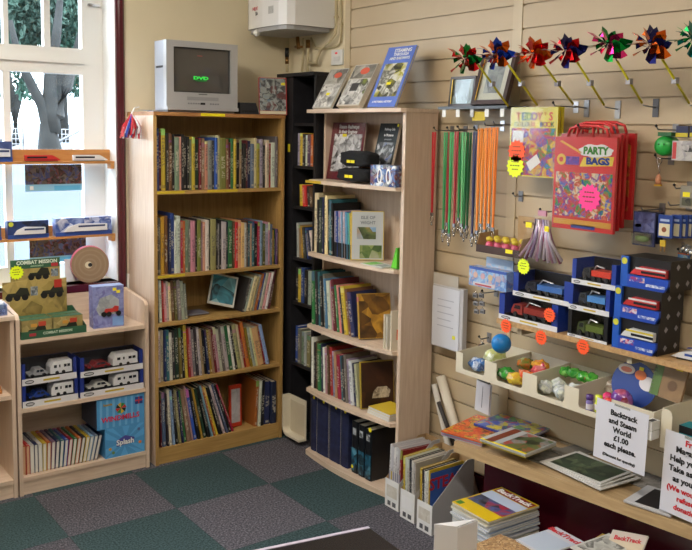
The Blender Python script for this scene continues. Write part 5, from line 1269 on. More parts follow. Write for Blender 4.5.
for k in range(5):
    t, w, h = pack('badge_card', ['blue card with a cream square badge, leftmost of its row at right', 'blue card, second from the left of its row at right', 'blue card, third from the left of its row at right', 'blue card, fourth from the left of its row at right', 'blue card cut by the right edge, below the small charm packs'][k], 'badge card', ([658, 671, 678, 684, 690][k], 215, [672, 681, 687, 693, 699][k], 238), 2.645+.025*k, '#22408c', [('cream_badge', [.08, .3, .3, .3, .3][k], .85, .08, .62, M('#d8ceac', .5)), ('white_print', .15, .8, .72, .82, M('#a8b8d8', .5))], .010, 'row of blue badge cards')
    if k == 0: disc_pic(t, w*.46, h*.36, w*.17, w*.17, M('#8a4a2c', .5), 'brown_emblem').location.y = -.0006
hook(668, 205, 'hook carrying the row of blue badge cards', .13, False)
p = RX(663, 243, 2.66)
q = thing('toy_charm', 'small yellow charm dangling under the blue badge cards', 'charm', FR(2.66, p.y, p.z-.012)); MB().box(-.010, .010, -.003, .003, 0, .022).bevel(.002).build('yellow_body', M('#c8a82c', .4), q)
for s in (-1, 1): MB().tube([(s*.007, 0, .0), (s*.008, 0, -.018)], .0018, 6).build('leg', M('#a8762c', .4), q)
hook(674, 188, 'black-tipped hook carrying the yellow-labelled pack at right', .10, True)
t, w, h = pack('toy_pack', 'grey pack with a yellow label at the right edge, above the blue cards', 'pack', (680, 186, 694, 208), 2.68, '#8a8478', [('yellow_label', .2, .7, .5, .72, YEL), ('dark_toy', .15, .85, .1, .45, pic(['#3a3a34', '#5a5a48', '#2a2a2c'], 40))], .010)
hook(678, 252, 'black-tipped hook above the small blue card at right', .06, True)
t, w, h = pack('toy_pack', 'small blue card with an orange top at the right edge above the train boxes', 'pack', (677.5, 253, 689, 266), 2.755, '#3a6a9a', [('picture', .08, .92, .05, .85, pic(['#3a6a9a', '#5a8ab8', '#a8b8b0', '#2a5080'], 40)), ('orange_top', 0, 1, .88, 1, M('#b85a2c', .5))], .008)
for k in range(3):
    p = RX(683+5*k, 249+2*k, 2.70); q = thing('key_ring', f'chrome key ring charm, {ordw(k+1)} from the left above the small blue card', 'key ring', FR(2.70-.006*k, p.y, p.z), 'chrome key rings at right'); MB().ball((0, 0, 0), (.008, .005, .012), 2, .2, k).build('charm', CHROME, q, True); MB().tube([(.006*math.sin(2*PI*i/8), 0, .018+.006*math.cos(2*PI*i/8)) for i in range(9)], .0014, 5, cap=False).build('ring', STEEL, q, True)
# ------------------------------------------------------------------ LORRY SHELF
LSX = 2.585
def lorry_shelf():
    p = RX(496.5, 319, LSX); q = RX(692, 366, LSX)
    global LSZ
    LSZ = (p.z+q.z)/2
    t = thing('display_shelf', 'long pine shelf on the slatwall carrying the boxed lorries and trains', 'shelf', FR(LSX, p.y, LSZ-.020))
    MB().box(0, p.y-.95, 0, SXB-LSX, 0, .020).bevel(.0015).build('board', SHELFY, t)
    for y in (.1, .62, 1.1): MB().box(y, y+.02, .02, SXB-LSX, -.03, -.0005).build('bracket', M('#b0a58e', .5), t)
lorry_shelf()
def lorry_inside(hx, cab):
    def f(t, w, h, d, zb):
        z = zb*.95; L = w*.66; x = w*.17; hh = h*.58; wr = hh*.17
        b = MB().box(x+L*.34, x+L, .014, d*.55, z+hh*.34, z+hh*.74).bevel(.002); body = b.build('lorry_body', M(hx, .3), t)
        MB().prism([(x, z+wr), (x, z+hh*.45), (x+L*.06, z+hh*.82), (x+L*.28, z+hh*.86), (x+L*.30, z+wr)], .016, d*.55).bevel(.0015).build('lorry_cab', M(cab, .3), t)
        MB().prism([(x+L*.07, z+hh*.52), (x+L*.10, z+hh*.76), (x+L*.24, z+hh*.78), (x+L*.24, z+hh*.52)], .0150, .0158).build('cab_window', M('#20242c', .2), t)
        MB().box(x+L*.02, x+L*.98, .018, d*.5, z+wr, z+hh*.32).build('chassis', M('#1c1c20', .5), t)
        for u in (.12, .42, .62, .86): MB().lathe([(wr, 0), (wr, .008)], 14, T(x+L*u, .020, z+wr) @ RO(PI/2, 'X')).build('lorry_wheel', BLACK, t)
        MB().tube([(x+L*.30, .03, z+hh*.6), (x+L*.42, .03, z+hh*1.05), (x+L*.7, .03, z+hh*.95)], .003, 6).build('lorry_arm', M('#a8aab0', .3, .5), t)
    return f
def lorry(label, px, X, z, hx, cab, h=None, band=.20, body='#1f3a94', d=.13):
    a, b, z0, z1 = boxR(*px, X)
    return toy_window_box(label, FR(X, a, z), a-b, h or (z1-z0), d, lorry_inside(hx, cab), 'boxed toy lorries', band, .16, body, name='toy_box')
zl = LSZ+.0006
lorry('boxed red and black lorry, lowest and leftmost on the pine shelf', (499, 300, 558, 324), 2.592, zl, '#8a2a24', '#8f2a26', .105)
lorry('boxed blue lorry stacked on the leftmost lorry box', (513, 279, 570, 302), 2.606, zl+.1064, '#3a6ab0', '#1c2030', .095)
lorry('dark boxed green and olive lorry at the bottom of the middle stack', (568, 310, 608, 334), 2.592, zl, '#5a6a2c', '#3c4a24', .102, .10, '#15161c')
lorry('boxed light blue lorry in the middle of the middle stack', (569, 288, 610, 308), 2.594, zl+.1034, '#4a86c8', '#2a3446', .098)
lorry('boxed red lorry on top of the middle stack', (572, 265, 616, 285), 2.596, zl+.2028, '#c83a2c', '#2a2a30', .093)
def train_carton(label, px, X, z, hx, strip, h):
    a, b, z0, z1 = boxR(*px, X); w = a-b; d = .145
    t = thing('toy_box', label, 'toy box', FR(X, a, z), 'boxed toy trains on the pine shelf')
    NAV = M('#17171d', .35)
    MB().box(0, w, .012, d, 0, h).bevel(.001).build('carton', NAV, t)
    MB().box(0, w*.15, 0, .0118, 0, h).build('blue_end', M('#1f56b8', .35), t)
    MB().prism([(w*.1502, 0), (w*.92, 0), (w, h*.22), (w*1.0, h*.42), (w*.1502, h*.42)], .0, .0118).build('blue_front', M('#1d46b0', .35), t)
    MB().box(w*.20, w*.52, -.0008, -.0002, h*.20, h*.36).build('red_title', pic(['#c83a44', '#d8d0d8', '#2a4ab0', '#b83040'], 60), t)
    MB().box(w*.55, w*.94, -.0008, -.0002, h*.10, h*.19).build('white_lettering', pic(['#c0c8e0', '#3a5ab8', '#d8dcea', '#8fa0d0'], 70), t)
    disc_pic(t, w*.075, h*.84, .012, .012, M('#c8c43a', .4), 'yellow_disc')
    b = MB().prism([(w*.22, h*.46), (w*.96, h*.46), (w*.96, h*.72), (w*.44, h*.74), (w*.30, h*.62)], -.006, .0115).bevel(.0015)
    tr = b.build('toy_train', M(hx, .3, coat=.4), t)
    MB().box(w*.46, w*.96, -.0068, -.0062, h*.52, h*.60).build('window_band', M('#26262e', .2), tr); MB().box(w*.34, w*.96, -.0068, -.0062, h*.64, h*.70).build('stripe', M(strip, .3), tr)
    for (u, v) in ((.3, .78), (.72, .78), (.3, .2), (.72, .22)):
        MB().prism([(.012+d*u-.010, h*v), (.012+d*u, h*v-.010), (.012+d*u+.012, h*v+.002), (.012+d*u, h*v+.012)], w+.0002, w+.0009, 'yz').build('side_overlay', M('#8f8f98', .4), t)
train_carton('boxed white train at the bottom of the right-hand stack on the pine shelf', (612, 323, 656, 352), 2.590, zl, '#cfd0d4', '#c8b83a', .112)
train_carton('boxed red train in the middle of the right-hand stack on the pine shelf', (614, 297, 659, 326), 2.594, zl+.1126, '#b82a30', '#d0d0d4', .112)
train_carton('boxed red train on top of the right-hand stack on the pine shelf', (620, 270, 668, 299), 2.606, zl+.2252, '#c03038', '#d4d4d8', .108)
def model_plane():
    p = RX(667, 357, 2.615); L = .27
    t = thing('model_train', 'white and blue streamlined model train lying at the right end of the pine shelf', 'toy train', FR(2.635, p.y, zl, R(6)))
    for k in range(2):
        y = .055*k; x = .05*k-.0
        MB().prism([(x, .006), (x+L, .006), (x+L, .040), (x+.09, .040), (x+.03, .024)], y, y+.04).bevel(.006, 2).build('train_body', M('#d4d6de', .25, coat=.4), t)
        MB().box(x+.05, x+L-.01, y-.0008, y-.0001, .016, .024).build('blue_stripe', M('#2c4a9a', .3), t); MB().prism([(x+.05, .0405), (x+.2, .0405), (x+.2, .0412), (x+.05, .0412)], y+.010, y+.030).build('roof_stripe', M('#2c4a9a', .3), t)
        MB().box(x+.02, x+L-.01, y+.004, y+.036, 0, .0058).build('underframe', BLACK, t)
model_plane()
# fluorescent price stars on the pine shelf edge and boxes
def pricestar(px, py, r, X, mt, label):
    p = RX(px, py, X); t = thing('price_star', label, 'price tag', FR(X, p.y, p.z), 'fluorescent price stars'); star(t, 0, 0, r, mt, 0, name='star_card')
    MB().box(-r*.25, r*.25, .0002, .0012, r*.3, r*.8).build('sticky_pad', M('#c8c8c8', .6), t)
pricestar(523.5, 266.5, .034, 2.588, FY, 'yellow price star above the leftmost lorry boxes')
pricestar(506, 326, .031, LSX-.004, FO, 'orange price star on the left end of the pine shelf')
pricestar(549.5, 315, .030, LSX-.006, FO, 'orange price star stuck on the leftmost lorry box')
pricestar(541, 337.5, .031, LSX-.03, FO, 'orange price star hanging below the pine shelf, second from the left')
pricestar(583, 347, .031, LSX-.004, FO, 'orange price star below the middle lorry stack')
# ------------------------------------------------------------------ CREAM TRAY
TX = 2.53
def tray():
    p = RX(456.4, 348, TX); zt = .823; zb = .735; Y0 = p.y
    yy = lambda px, py: Y0-RX(px, py, TX).y
    xe = yy(654, 415)
    t = thing('display_tray', 'long cream plastic tray of small toys below the pine shelf', 'tray', FR(TX, Y0, zb))
    h = zt-zb; d = SXB-TX
    cuts = [(463, 485, 360), (496.6, 523, 372), (537, 565, 385), (579, 612, 398)]
    c = MB()
    pl = [(0, 0), (xe, 0), (xe, h)]
    for a, b, y in reversed(cuts):
        x0, x1 = yy(a, y-8), yy(b, y-6); g = h*.22
        pl += [(x1+.004, h), (x1, h-.004), (x1, g+.010), (x1-.010, g), (x0+.010, g), (x0, g+.010), (x0, h-.004), (x0-.004, h)]
    pl += [(0, h)]
    # front as strips so that the notches stay clean
    fr = MB(); xs = sorted(set([0, xe]+[yy(a, y-8) for a, b, y in cuts]+[yy(b, y-6) for a, b, y in cuts]))
    fr.box(0, xe, 0, .004, 0, h*.22)
    prev = 0
    for a, b, y in cuts:
        x0, x1 = yy(a, y-8), yy(b, y-6)
        fr.box(prev, x0, 0, .004, h*.22, h); 
        fr.prism([(x0, h*.22), (x0+.012, h*.22), (x0+.004, h*.26), (x0, h*.36)], 0, .004); fr.prism([(x1-.012, h*.22), (x1, h*.22), (x1, h*.36), (x1-.004, h*.26)], 0, .004)
        prev = x1
    fr.box(prev, xe, 0, .004, h*.22, h)
    fr.build('front_wall', CREAM, t)
    MB().box(0, xe, .0042, d, 0, .004).build('floor_panel', CREAM, t)
    MB().box(0, xe, d-.004, d, .0042, h+.01).build('back_wall', CREAM, t)
    div = [0]+[(yy(cuts[i][1], cuts[i][2]-6)+yy(cuts[i+1][0], cuts[i+1][2]-8))/2 for i in range(len(cuts)-1)]+[xe-.004]
    for x in div: MB().prism([(.0042, .0042), (d-.0042, .0042), (d-.0042, h+.01), (.0042, h)], x, x+.004, 'yz').build('divider', CREAM, t)
    return Y0, zb, h, d, div, cuts, yy, xe
Y0, TZ, TH, TD, DIV, CUTS, yy, TXE = tray()
def FT(x, y, z): return FR(TX+y, Y0-x, TZ+.0046+z)
cell = lambda i, u: DIV[i]+.004+(DIV[i+1]-DIV[i]-.004)*u
def lump(name, label, cat, F, radii, mt, seed, jit=.25, group=None, extra=None):
    t = thing(name, label, cat, F, group)
    MB().ball((0, 0, radii[2]*(1.02+jit*.45)), [q*.93 for q in radii], 3, jit, seed, 6).build('bag', mt, t, True)
    return t
# cell 1: blue glass marbles in film and the big blue ball
CLEAR = pic(['#c8cdd0', '#e2e4e4', '#a8b0b4', '#d4d8c8', '#8f989c'], 40, .15)
lump('toy_bag', 'clear bag of blue toys in the first tray compartment', 'bag of toys', FT(cell(0, .38), .055, 0), (.05, .035, .032), pic(['#3a6ab8', '#5a8ad0', '#c8d4e4', '#2a4a90', '#8fb0dc'], 40, .15), 1)
lump('toy_bag', 'clear bag of yellow-green toys behind the blue ones in the first compartment', 'bag of toys', FT(cell(0, .42), .15, 0), (.055, .05, .045), pic(['#c8cc8a', '#b0b86a', '#d8dcc0', '#8f9a5a'], 30, .15), 2)
rr = .040; bx_ = TX+.005
while RX(501.3, 343.5, bx_).z < TZ+TH+rr+.012: bx_ -= .002
c = RX(501.3, 343.5, bx_) if bx_ > TX-.0 else RX(501.3, 343.5, TX+.05)

t = thing('rubber_ball', 'bright blue rubber ball sitting on the tray between the first two compartments', 'ball', FR(c.x, c.y, max(c.z-rr, TZ+TH+.013))); 
b = MB().ball((0, 0, rr), rr, 4); b.build('ball', M('#1878c0', .35), t, True); MB().lathe([(.004, 0), (.004, .0015)], 10, T(rr*.25, -rr*.80, rr*1.58) @ RO(R(55), 'X')).build('inflation_plug', M('#0f5a98', .4), t)
bag = [('green', ['#2a9a3a', '#4ab84a', '#1f7a2c', '#d0e0d0'], .2, .035, .040), ('yellow', ['#d8b42c', '#e0c84a', '#c8942a', '#e8e0b0'], .47, .030, .018), ('orange', ['#e05a2c', '#e87a3c', '#c84424', '#f0c0a0'], .6, .06, .045), ('green and orange', ['#3aa03a', '#d86a2c', '#2a8a3a', '#e0d0a0'], .3, .13, .07), ('yellow and orange', ['#e0a82c', '#d8842a', '#e8c850', '#c83a6a'], .62, .14, .075), ('pink', ['#d85a6a', '#c84a4a', '#e8a0a8'], .74, .11, .06)]
for i, (nm, pal, u, v, z) in enumerate(bag):
    lump('sweet_bag', f'{nm} wrapped sweet bag in the second tray compartment', 'sweets', FT(cell(1, u), v+.01, max(0, z-.032)), (.042, .034, .027), pic(pal, 28, .15), 10+i, .35, 'wrapped sweets in the second compartment')
for i in range(4): lump('sweet_bag', f'green leaf-like sweet bag at the back of the third compartment, {ordw(i+1)} from the left', 'sweets', FT(cell(2, .19+.2*i), .17, .05+.004*(i % 2)), (.030, .028, .022), pic(['#2a9a3a', '#6ac04a', '#1f8a30', '#c83a4a' if i == 3 else '#8ad06a'], 26, .15), 30+i, .35, 'green sweet bags')
for i in range(4): lump('toy_bag', f'clear crystal-like bag in the third compartment, {ordw(i+1)} from the left', 'bag of toys', FT(cell(2, .18+.2*i), .05+.03*(i % 2), 0), (.036, .03, .028+.006*(i % 2)), CLEAR, 20+i, .4, 'clear bags in the third compartment')
for i in range(2): lump('toy_bag', f'brownish clear bag at the back of the fourth compartment, {["left", "right"][i]} one', 'bag of toys', FT(cell(3, .12+.16*i), .19, 0), (.034, .030, .044), pic(['#a89a88', '#c8beb0', '#8a7a68', '#d8d0c4'], 26, .15), 50+i, .35)
for i, (hx, cap, px, py) in enumerate((('#4a2a7a', '#4a2a7a', 583, 391), ('#c8d42c', '#d4dc3c', 592, 393), ('#c82a2c', '#e0443c', 602, 395))):
    p = RX(px, py, TX-.0)
    t = thing('bubble_tub', ['purple', 'yellow-green', 'red'][i]+' small bubble tub at the front of the fourth compartment', 'bubbles', FT(Y0-p.y+.012, .026, .012 if i else .004), 'bubble tubs')
    MB().lathe([(.012, 0), (.0135, .002), (.0135, .038), (.009, .044)], 16).build('bottle', M('#7a6ab0' if i == 0 else hx, .3), t, True); MB().lathe([(.0125, .0442), (.0135, .046), (.013, .062), (0, .064)], 16).build('cap', M(cap, .35), t, True); MB().lathe([(.01365, .010), (.01365, .030)], 16).build('label', M('#d8d4dc', .4), t)
def carded_toy():
    p = RX(631, 376, TX+.10)
    t = thing('carded_toy', 'blue oval carded toy standing at the back of the fourth compartment', 'toy', FT(Y0-RX(631, 392, TX+.135).y, .128, .026) @ RO(R(-14), 'X'))
    n = 26
    MB().prism([(.095*math.cos(2*PI*i/n), .085+.085*math.sin(2*PI*i/n)) for i in range(n)], 0, .002).build('card', M('#24408c', .4), t)
    for x, z, rx, rz, hx in ((-.04, .135, .036, .018, '#d8cfc8'), (.055, .10, .034, .026, '#d8d4d8'), (.022, .125, .024, .018, '#d8702c'), (-.04, .133, .024, .010, '#d87a5a')):
        disc_pic(t, x, z, rx, rz, M(hx, .4), 'printed_oval').location.y = -.0006*(1 if rx > .025 else 2)
    MB().box(.012, .03, -.0026, -.0016, .142, .154).build('price_label', YEL, t)
carded_toy()
lump('toy_ball', 'purple clear ball with red streaks in the fourth tray compartment', 'ball', FT(Y0-RX(621, 384, TX+.07).y, .080, .020), (.046, .036, .042), pic(['#6a3a8a', '#8a5aa8', '#a85a7a', '#8a2a3a', '#c8a8c8'], 14, .12), 60, .06)
lump('toy_bag', 'pink topped little bag left of the purple ball in the fourth compartment', 'bag of toys', FT(Y0-RX(606, 381, TX+.07).y, .085, .03), (.02, .018, .022), pic(['#e04a8a', '#d83a6a', '#e890b0'], 30, .15), 61, .25)
def notebook():
    p = RX(667, 380, TX+.1)
    a, b, z0, z1 = boxR(650, 369, 687, 400, TX+.09)
    t = thing('notebook', 'spiral notebook with a green spine and brown cover in shiny film', 'notebook', FR(TX+.10, RX(649, 390, TX+.10).y, TZ-.02+.136) @ RO(R(-14), 'X') @ RO(R(4), 'Y'))
    w, h = .122, .118
    MB().box(0, w, 0, .012, 0, h).bevel(.001).build('cover', noisy('brown_cover', '#8a6a4a', '#9c7a56', 20, .6), t); MB().box(0, .034, -.0012, -.0002, 0, h).build('green_spine', M('#5a7a3a', .5), t)
    b = MB()
    for k in range(9): b.tube([(-.004, .006, .01+.014*k), (.004, -.003, .012+.014*k), (.008, -.002, .012+.014*k)], .0016, 5)
    b.build('spiral', STEEL, t); disc_pic(t, .08, .05, .018, .018, M('#6a4a30', .5), 'printed_emblem'); MB().box(.08, .105, -.0030, -.0020, .108, .120).build('price_label', YEL, t)
    MB().box(-.003, w+.006, -.0036, -.0031, -.002, h+.001).build('film_bag', FILMH, t)
notebook()
for k in range(3):
    p = RX([641, 656, 657][k], [400, 400, 411][k], TX-.01)
    t = thing('small_carton', ['left open white carton hooked on the tray front by the price notice', 'upper right white carton with a yellow label on the tray front', 'lower right white carton on the tray front beside the notice'][k], 'box', FR(TX-.048+.02*(k == 2)*0-.003, RX([635, 649, 649][k], 402, TX-.03).y, .775-.032*(k == 2)), 'little white cartons on the tray front')
    w = .030
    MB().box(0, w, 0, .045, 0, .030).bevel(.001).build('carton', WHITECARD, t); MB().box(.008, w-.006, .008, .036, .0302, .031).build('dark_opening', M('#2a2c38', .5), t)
    if k == 1: MB().box(-.001, .016, -.0012, -.0002, .022, .030).build('yellow_label', YEL, t)
def tray_two():
    p = RX(662, 420, TX-.005)
    t = thing('display_tray', 'second cream tray with a tall rounded front at the right edge', 'tray', FR(TX-.01, p.y, TZ-.02))
    w, h, d = .45, .135, SXB-TX+.008
    pl = [(0, 0), (w, 0), (w, .05), (.055, .05)]+[(.055-.014*math.sin(a), .064-.014*math.cos(a)) for a in (.4, .8, 1.2, 1.57)]+[(.041, h-.02), (.036, h-.006), (.026, h), (.012, h), (.003, h-.006), (0, h-.016)]
    MB().prism(pl, 0, .004).build('front_wall', CREAM, t)
    MB().box(0, .004, .0042, d, 0, h).build('side_wall', CREAM, t); MB().box(.0042, w, .0042, d, 0, .004).build('floor_panel', CREAM, t); MB().box(.0042, w, d-.004, d, .0042, h).build('back_wall', CREAM, t)
    q = thing('toy_box', 'teal and black box in the second cream tray at the right edge', 'box', FR(TX+.010, p.y-.055, TZ-.0155))
    MB().box(0, .12, 0, .06, 0, .085).bevel(.001).build('carton', M('#1f8a98', .4), q); MB().box(0, .12, -.001, -.0002, .060, .085).build('black_top', M('#17181c', .4), q)
tray_two()
# notices taped to the tray fronts
def notice(px_tl, px_tr, px_bl, X, label, lines, wmin=None):
    tl, tr_, bl = RX(*px_tl, X), RX(*px_tr, X), RX(*px_bl, X)
    w = wmin or tl.y-tr_.y; h = tl.z-bl.z
    t = thing('paper_notice', label, 'notice', FR(X, tl.y, bl.z) @ RO(R(1.5), 'Y'))
    MB().box(0, w, 0, .0012, 0, h).build('paper', M('#d3d4e0', .6), t)
    for s, u, v, size, mt in lines: text(t, s, size*h, u*w, v*h, -.0010, mt, size*h*.035)
    MB().box(w*.35, w*.65, -.0008, -.0002, h*.965, h*.999).build('tape', film('sticky_tape', (.95, .95, .9), .2, .2), t)
notice((596, 397), (648, 410), (591.5, 455), TX-.056, 'white paper notice about Backtrack and Steam World prices on the tray front',
       [('Backtrack', .54, .84, .125, INK), ('and Steam', .53, .70, .125, INK), ('World', .53, .565, .125, INK), ('£1.00', .52, .43, .125, INK), ('each please.', .51, .29, .125, INK), ('(Discount for quantity)', .5, .11, .066, INK)])
notice((664, 428), (692, 436), (657.5, 508), TX-.017, 'white paper notice about free magazines, cut by the right edge',
       [('Free', .5, .905, .10, REDINK), ('Magazines', .5, .80, .10, INK), ('Help yourself', .5, .68, .10, INK), ('Take as many', .5, .56, .10, INK), ('as you like', .5, .44, .10, INK), ('(We would not', .5, .32, .09, REDINK), ('refuse a', .5, .21, .09, REDINK), ('donation)', .5, .10, .09, REDINK)], .20)
# paper strip hanging under the tray, rolled posters
a, b, z0, z1 = boxR(475, 381, 489, 412, 2.70)
t = thing('paper_strip', 'white folded paper strip hanging under the left end of the tray', 'paper', FR(2.70, a, z0) @ RO(R(3), 'Y')); w, h = a-b, z1-z0
MB().box(0, w, 0, .0015, 0, h).build('front_leaf', M('#cfd0d8', .6), t); MB().box(.006, w+.006, .004, .0055, -.002, h).build('back_leaf', M('#bdbec8', .6), t); MB().box(w*.46, w*.50, -.0008, -.0002, h*.15, h*.85).build('printed_rule', M('#8a8c98', .6), t); MB().box(w*.1, w*.9, -.004, .008, h, h+.012).build('bulldog_clip', STEEL, t)
for k, (x0, y0, x1, y1, r, hx, lab) in enumerate(((440.5, 376, 456, 430, .022, '#d2cabb', 'thick cream poster roll leaning on the slatwall behind the box files'), (434, 384, 444.5, 430, .014, '#cfcdc8', 'thin white poster roll beside the beech bookcase'), (438.5, 402, 448, 428, .010, '#2a2422', 'dark brown roll between the two pale poster rolls'))):
    Xr = SXB-r-.002-(.055 if k == 2 else 0); P0, P1 = RX(x0, y0, Xr), RX(x1, y1, Xr); d = P1-P0; Bm = P0+d*((P0.z-.004)/(-d.z)); Bm = P0+d*((P0.z-(.01 if k < 2 else .315))/(-d.z))
    t = thing('poster_roll', lab, 'poster roll', T(*Bm), 'rolled posters behind the box files')
    MB().tube([(0, 0, 0), P0-Bm], r, 18).build('roll', M(hx, .6), t, True)
    ax = (P0-Bm).normalized(); MB().tube([P0-Bm+ax*.0004, P0-Bm+ax*.0012], r*.7, 14).build('hollow_end', M('#6a625a', .8) if k != 2 else BLACK, t)
# ------------------------------------------------------------------ COUNTER
CTZ = .485
cA, cB = RZ(473, 448, CTZ), RZ(692, 527, CTZ)
cd_ = (cB-cA).normalized(); cL = cA-cd_*.10; cE = cA+cd_*1.35
def counter():
    t = thing('counter', 'low pine counter with magazines below the cream tray', 'counter', T(cL.x, cL.y, CTZ-.045))
    o = Vector((cL.x, cL.y)); pl = [(0, 0), (cE.x-o.x, cE.y-o.y), (SXB-o.x, cE.y-o.y), (SXB-o.x, 0.0)]
    MB().prism(pl, 0, .045, 'xy').bevel(.003, 2).build('worktop', grain('counter_pine', '#a88c66', '#bfa37c', 'Y', 4, .35, 18), t)
    nrm = Vector((-cd_.y, cd_.x, 0)); off = nrm*(.17 if nrm.x > 0 else -.17)
    q0 = cL+cd_*.03+off-cL; q1 = cE+off-cL
    MB().prism([(q0.x, q0.y), (q1.x, q1.y), (SXB-o.x-.005, q1.y), (SXB-o.x-.005, q0.y)], -(CTZ-.045), -.0005, 'xy').build('front_panel', MAROON, t)
    off2 = off*.55
    m0, m1 = cL+cd_*.03+off2-cL, cE+off2-cL
    MB().prism([(m0.x, m0.y), (m1.x, m1.y), (m1.x+off.x*.36, m1.y+off.y*.36), (m0.x+off.x*.36, m0.y+off.y*.36)], -.038, -.010, 'xy').bevel(.006, 2).build('moulding', MAROON, t)
counter()
def quad_mag(label, pts, z, th, hx, pics, texts=(), cat='magazine', name='magazine', group=None, lift=0):
    """flat magazine from three seen corners on the plane z: near-left, far-left, far-right"""
    a, b, c = [RZ(*p, z+th) for p in pts]
    ex = (c-b); w = ex.length; ey = (b-a); d = ey.length
    yaw = math.atan2(ex.y, ex.x)
    pe = Vector((-ex.y, ex.x, 0)).normalized(); a = (a+(b-pe*d))/2
    return flat(label, T(a.x, a.y, z+.0006) @ RO(yaw, 'Z'), w, d, th, hx, pics, cat, name, group, texts)
zc = CTZ
# left pile of magazines on the counter
for k in range(4):
    quad_mag(['lowest white magazine of the colourful pile at the left end of the counter', 'pink-edged magazine second from the bottom of the colourful pile', 'blue-edged magazine third from the bottom of the colourful pile', 'brightly coloured orange and purple comic on top of the left counter pile'][k], [(474, 448-1.1*k), (449, 432-1.1*k), (484, 416-1.1*k)], zc+.0066*k, .006, ['#c8ccd8', '#c88ab0', '#8fb0d8', '#c8603a'][k],
             [(.02, .98, .02, .98, pic(['#7a2a7a', '#d0501c', '#c8401c', '#e0702c', '#b83420', '#d8641c', '#c8b02c', '#5a1f24', '#e08a2c', '#3a4aa0'], 26))] if k == 3 else [], (), 'magazine', 'magazine', 'colourful magazine pile on the counter')
for k in range(2): quad_mag(['lower magazine of the blue-topped pair behind the orange comic', 'blue and yellow comic at the back of the counter behind the orange one'][k], [(512, 443-k), (486, 422-k), (513, 412-k)], zc+.0268+.0066*k, .006, '#3a4a9a', [(.02, .98, .02, .98, pic(['#2c3f9a', '#3a58b0', '#c8b83a', '#8a8a3a', '#c84a3a', '#2a3a7a', '#5a8a4a'], 20))] if k else [], (), 'magazine', 'magazine', 'blue comics on the counter')
for k in range(3): quad_mag(['lowest of the three steam magazines at the front of the counter', 'middle one of the three steam magazines at the front of the counter', 'steam magazine with a dark engine picture on top of the counter front pile'][k], [(516, 459-1.2*k), (489, 439-1.2*k), (520, 428-1.2*k)], zc+.0408+.0066*k, .006, ['#b8a42c', '#c8c4b8', '#b0b4b8'][k], [(.06, .96, .02, .60, pic(['#1c1e18', '#3a4a2a', '#5a6a3a', '#a8362c', '#8a8c88', '#2a2c24'], 14)), (.02, .98, .74, .9, M('#7a3418', .4)), (0, .06, 0, 1, YEL)] if k == 2 else [], (), 'magazine', 'magazine', 'steam magazines on the counter front')
quad_mag('grey newsletter lying flat right of the steam magazines on the counter', [(545, 470), (522, 452), (552, 441)], zc, .004, '#6a665e', [(.03, .97, .03, .97, pic(['#5a564e', '#77726a', '#4a463e', '#8a857a'], 20))], (), 'newsletter', 'newsletter')
quad_mag('grey plastic tray mat at the back of the counter behind the newsletter', [(566, 459), (555, 450), (578, 444)], zc+.0048, .005, '#75716c', [(.04, .96, .04, .96, M('#68645e', .3))], (), 'mat', 'plastic_mat')
for k in range(3): quad_mag(['white edged leaflet under the green photograph leaflets on the counter', 'second white edged leaflet under the green photograph on the counter', 'leaflet with a dark green photograph lying in the middle of the counter'][k], [(597-6*k+6, 489-1.5*k), (555-9*(2-k), 462-1.2*k), (585-4*(2-k), 452-1.2*k)], zc+.0046*k+.0105, .004, '#c9c8c6', [(.06, .94, .05, .95, pic(['#1a2c1e', '#2a3f2c', '#3a4a3a', '#24302a', '#5a6a50', '#141c14'], 12) if k == 2 else M('#23262a', .4))], (), 'leaflet', 'leaflet', 'photograph leaflets on the counter')
quad_mag('grey spotted paper at the back right of the counter behind the notices', [(664, 503), (628, 476), (668, 462)], zc, .003, '#8a8682', [(.02, .98, .02, .98, pic(['#6a6662', '#8a8682', '#9a9692', '#55524e'], 34))], (), 'paper', 'printed_sheet')
for k in range(2): quad_mag(['lower white leaflet under the front of the free magazines notice', 'white leaflet with a black photograph under the free magazines notice'][k], [(668, 518-k), (626, 500-k), (650, 485-k)], zc+.0036+.0046*k, .004, '#c8c8cc', [(.08, .92, .3, .8, M('#1c1c22', .4))] if k else [], (), 'leaflet', 'leaflet', 'leaflets under the notice')
t = thing('shelf_clip', 'small bright metal clip standing on the counter at the slatwall', 'clip', FR(SXB-.012, RX(539, 431, SX).y, CTZ+.0006)); MB().box(0, .05, 0, .008, 0, .014).bevel(.002).build('clip', CHROME, t); MB().box(.008, .042, -.002, -.0002, .003, .009).build('lip', STEEL, t)
# ------------------------------------------------------------------ MAGAZINE FILES ON THE FLOOR
def box_file(label, pf, wd, idx):
    p = RZ(*pf, 0.0); dp = .25; hf, hb = .135, .30
    p.y -= .010
    t = thing('magazine_file', label, 'magazine file', FR(p.x, p.y, .0006, R(0)), 'cardboard magazine files on the floor')
    MB().box(0, wd, 0, .002, 0, hf).build('front_wall', WHITECARD, t)
    for x in (0, wd-.002): MB().prism([(.0022, 0), (dp, 0), (dp, hb), (dp-.05, hb), (.0022, hf)], x, x+.002, 'yz').build('side_wall', M('#b9b9bc', .6) if x else CARD, t)
    MB().box(.0022, wd-.0022, dp-.002, dp, 0, hb).build('back_wall', CARD, t); MB().box(.0022, wd-.0022, .0022, dp-.0022, 0, .002).build('floor_panel', CARD, t)
    MB().box(wd*.12, wd*.88, -.0008, -.0002, hf*.38, hf*.80).build('blank_label', M('#e2e2e4', .5) if idx == 1 else pic(['#b8b0a4', '#c8c2b8', '#d4d0ca'], 30), t)
    MB().box(wd*.20, wd*.42, -.0008, -.0002, hf*.08, hf*.24).box(wd*.55, wd*.80, -.0008, -.0002, hf*.08, hf*.24).build('printed_mark', M('#55555a', .5), t)
    return t, p
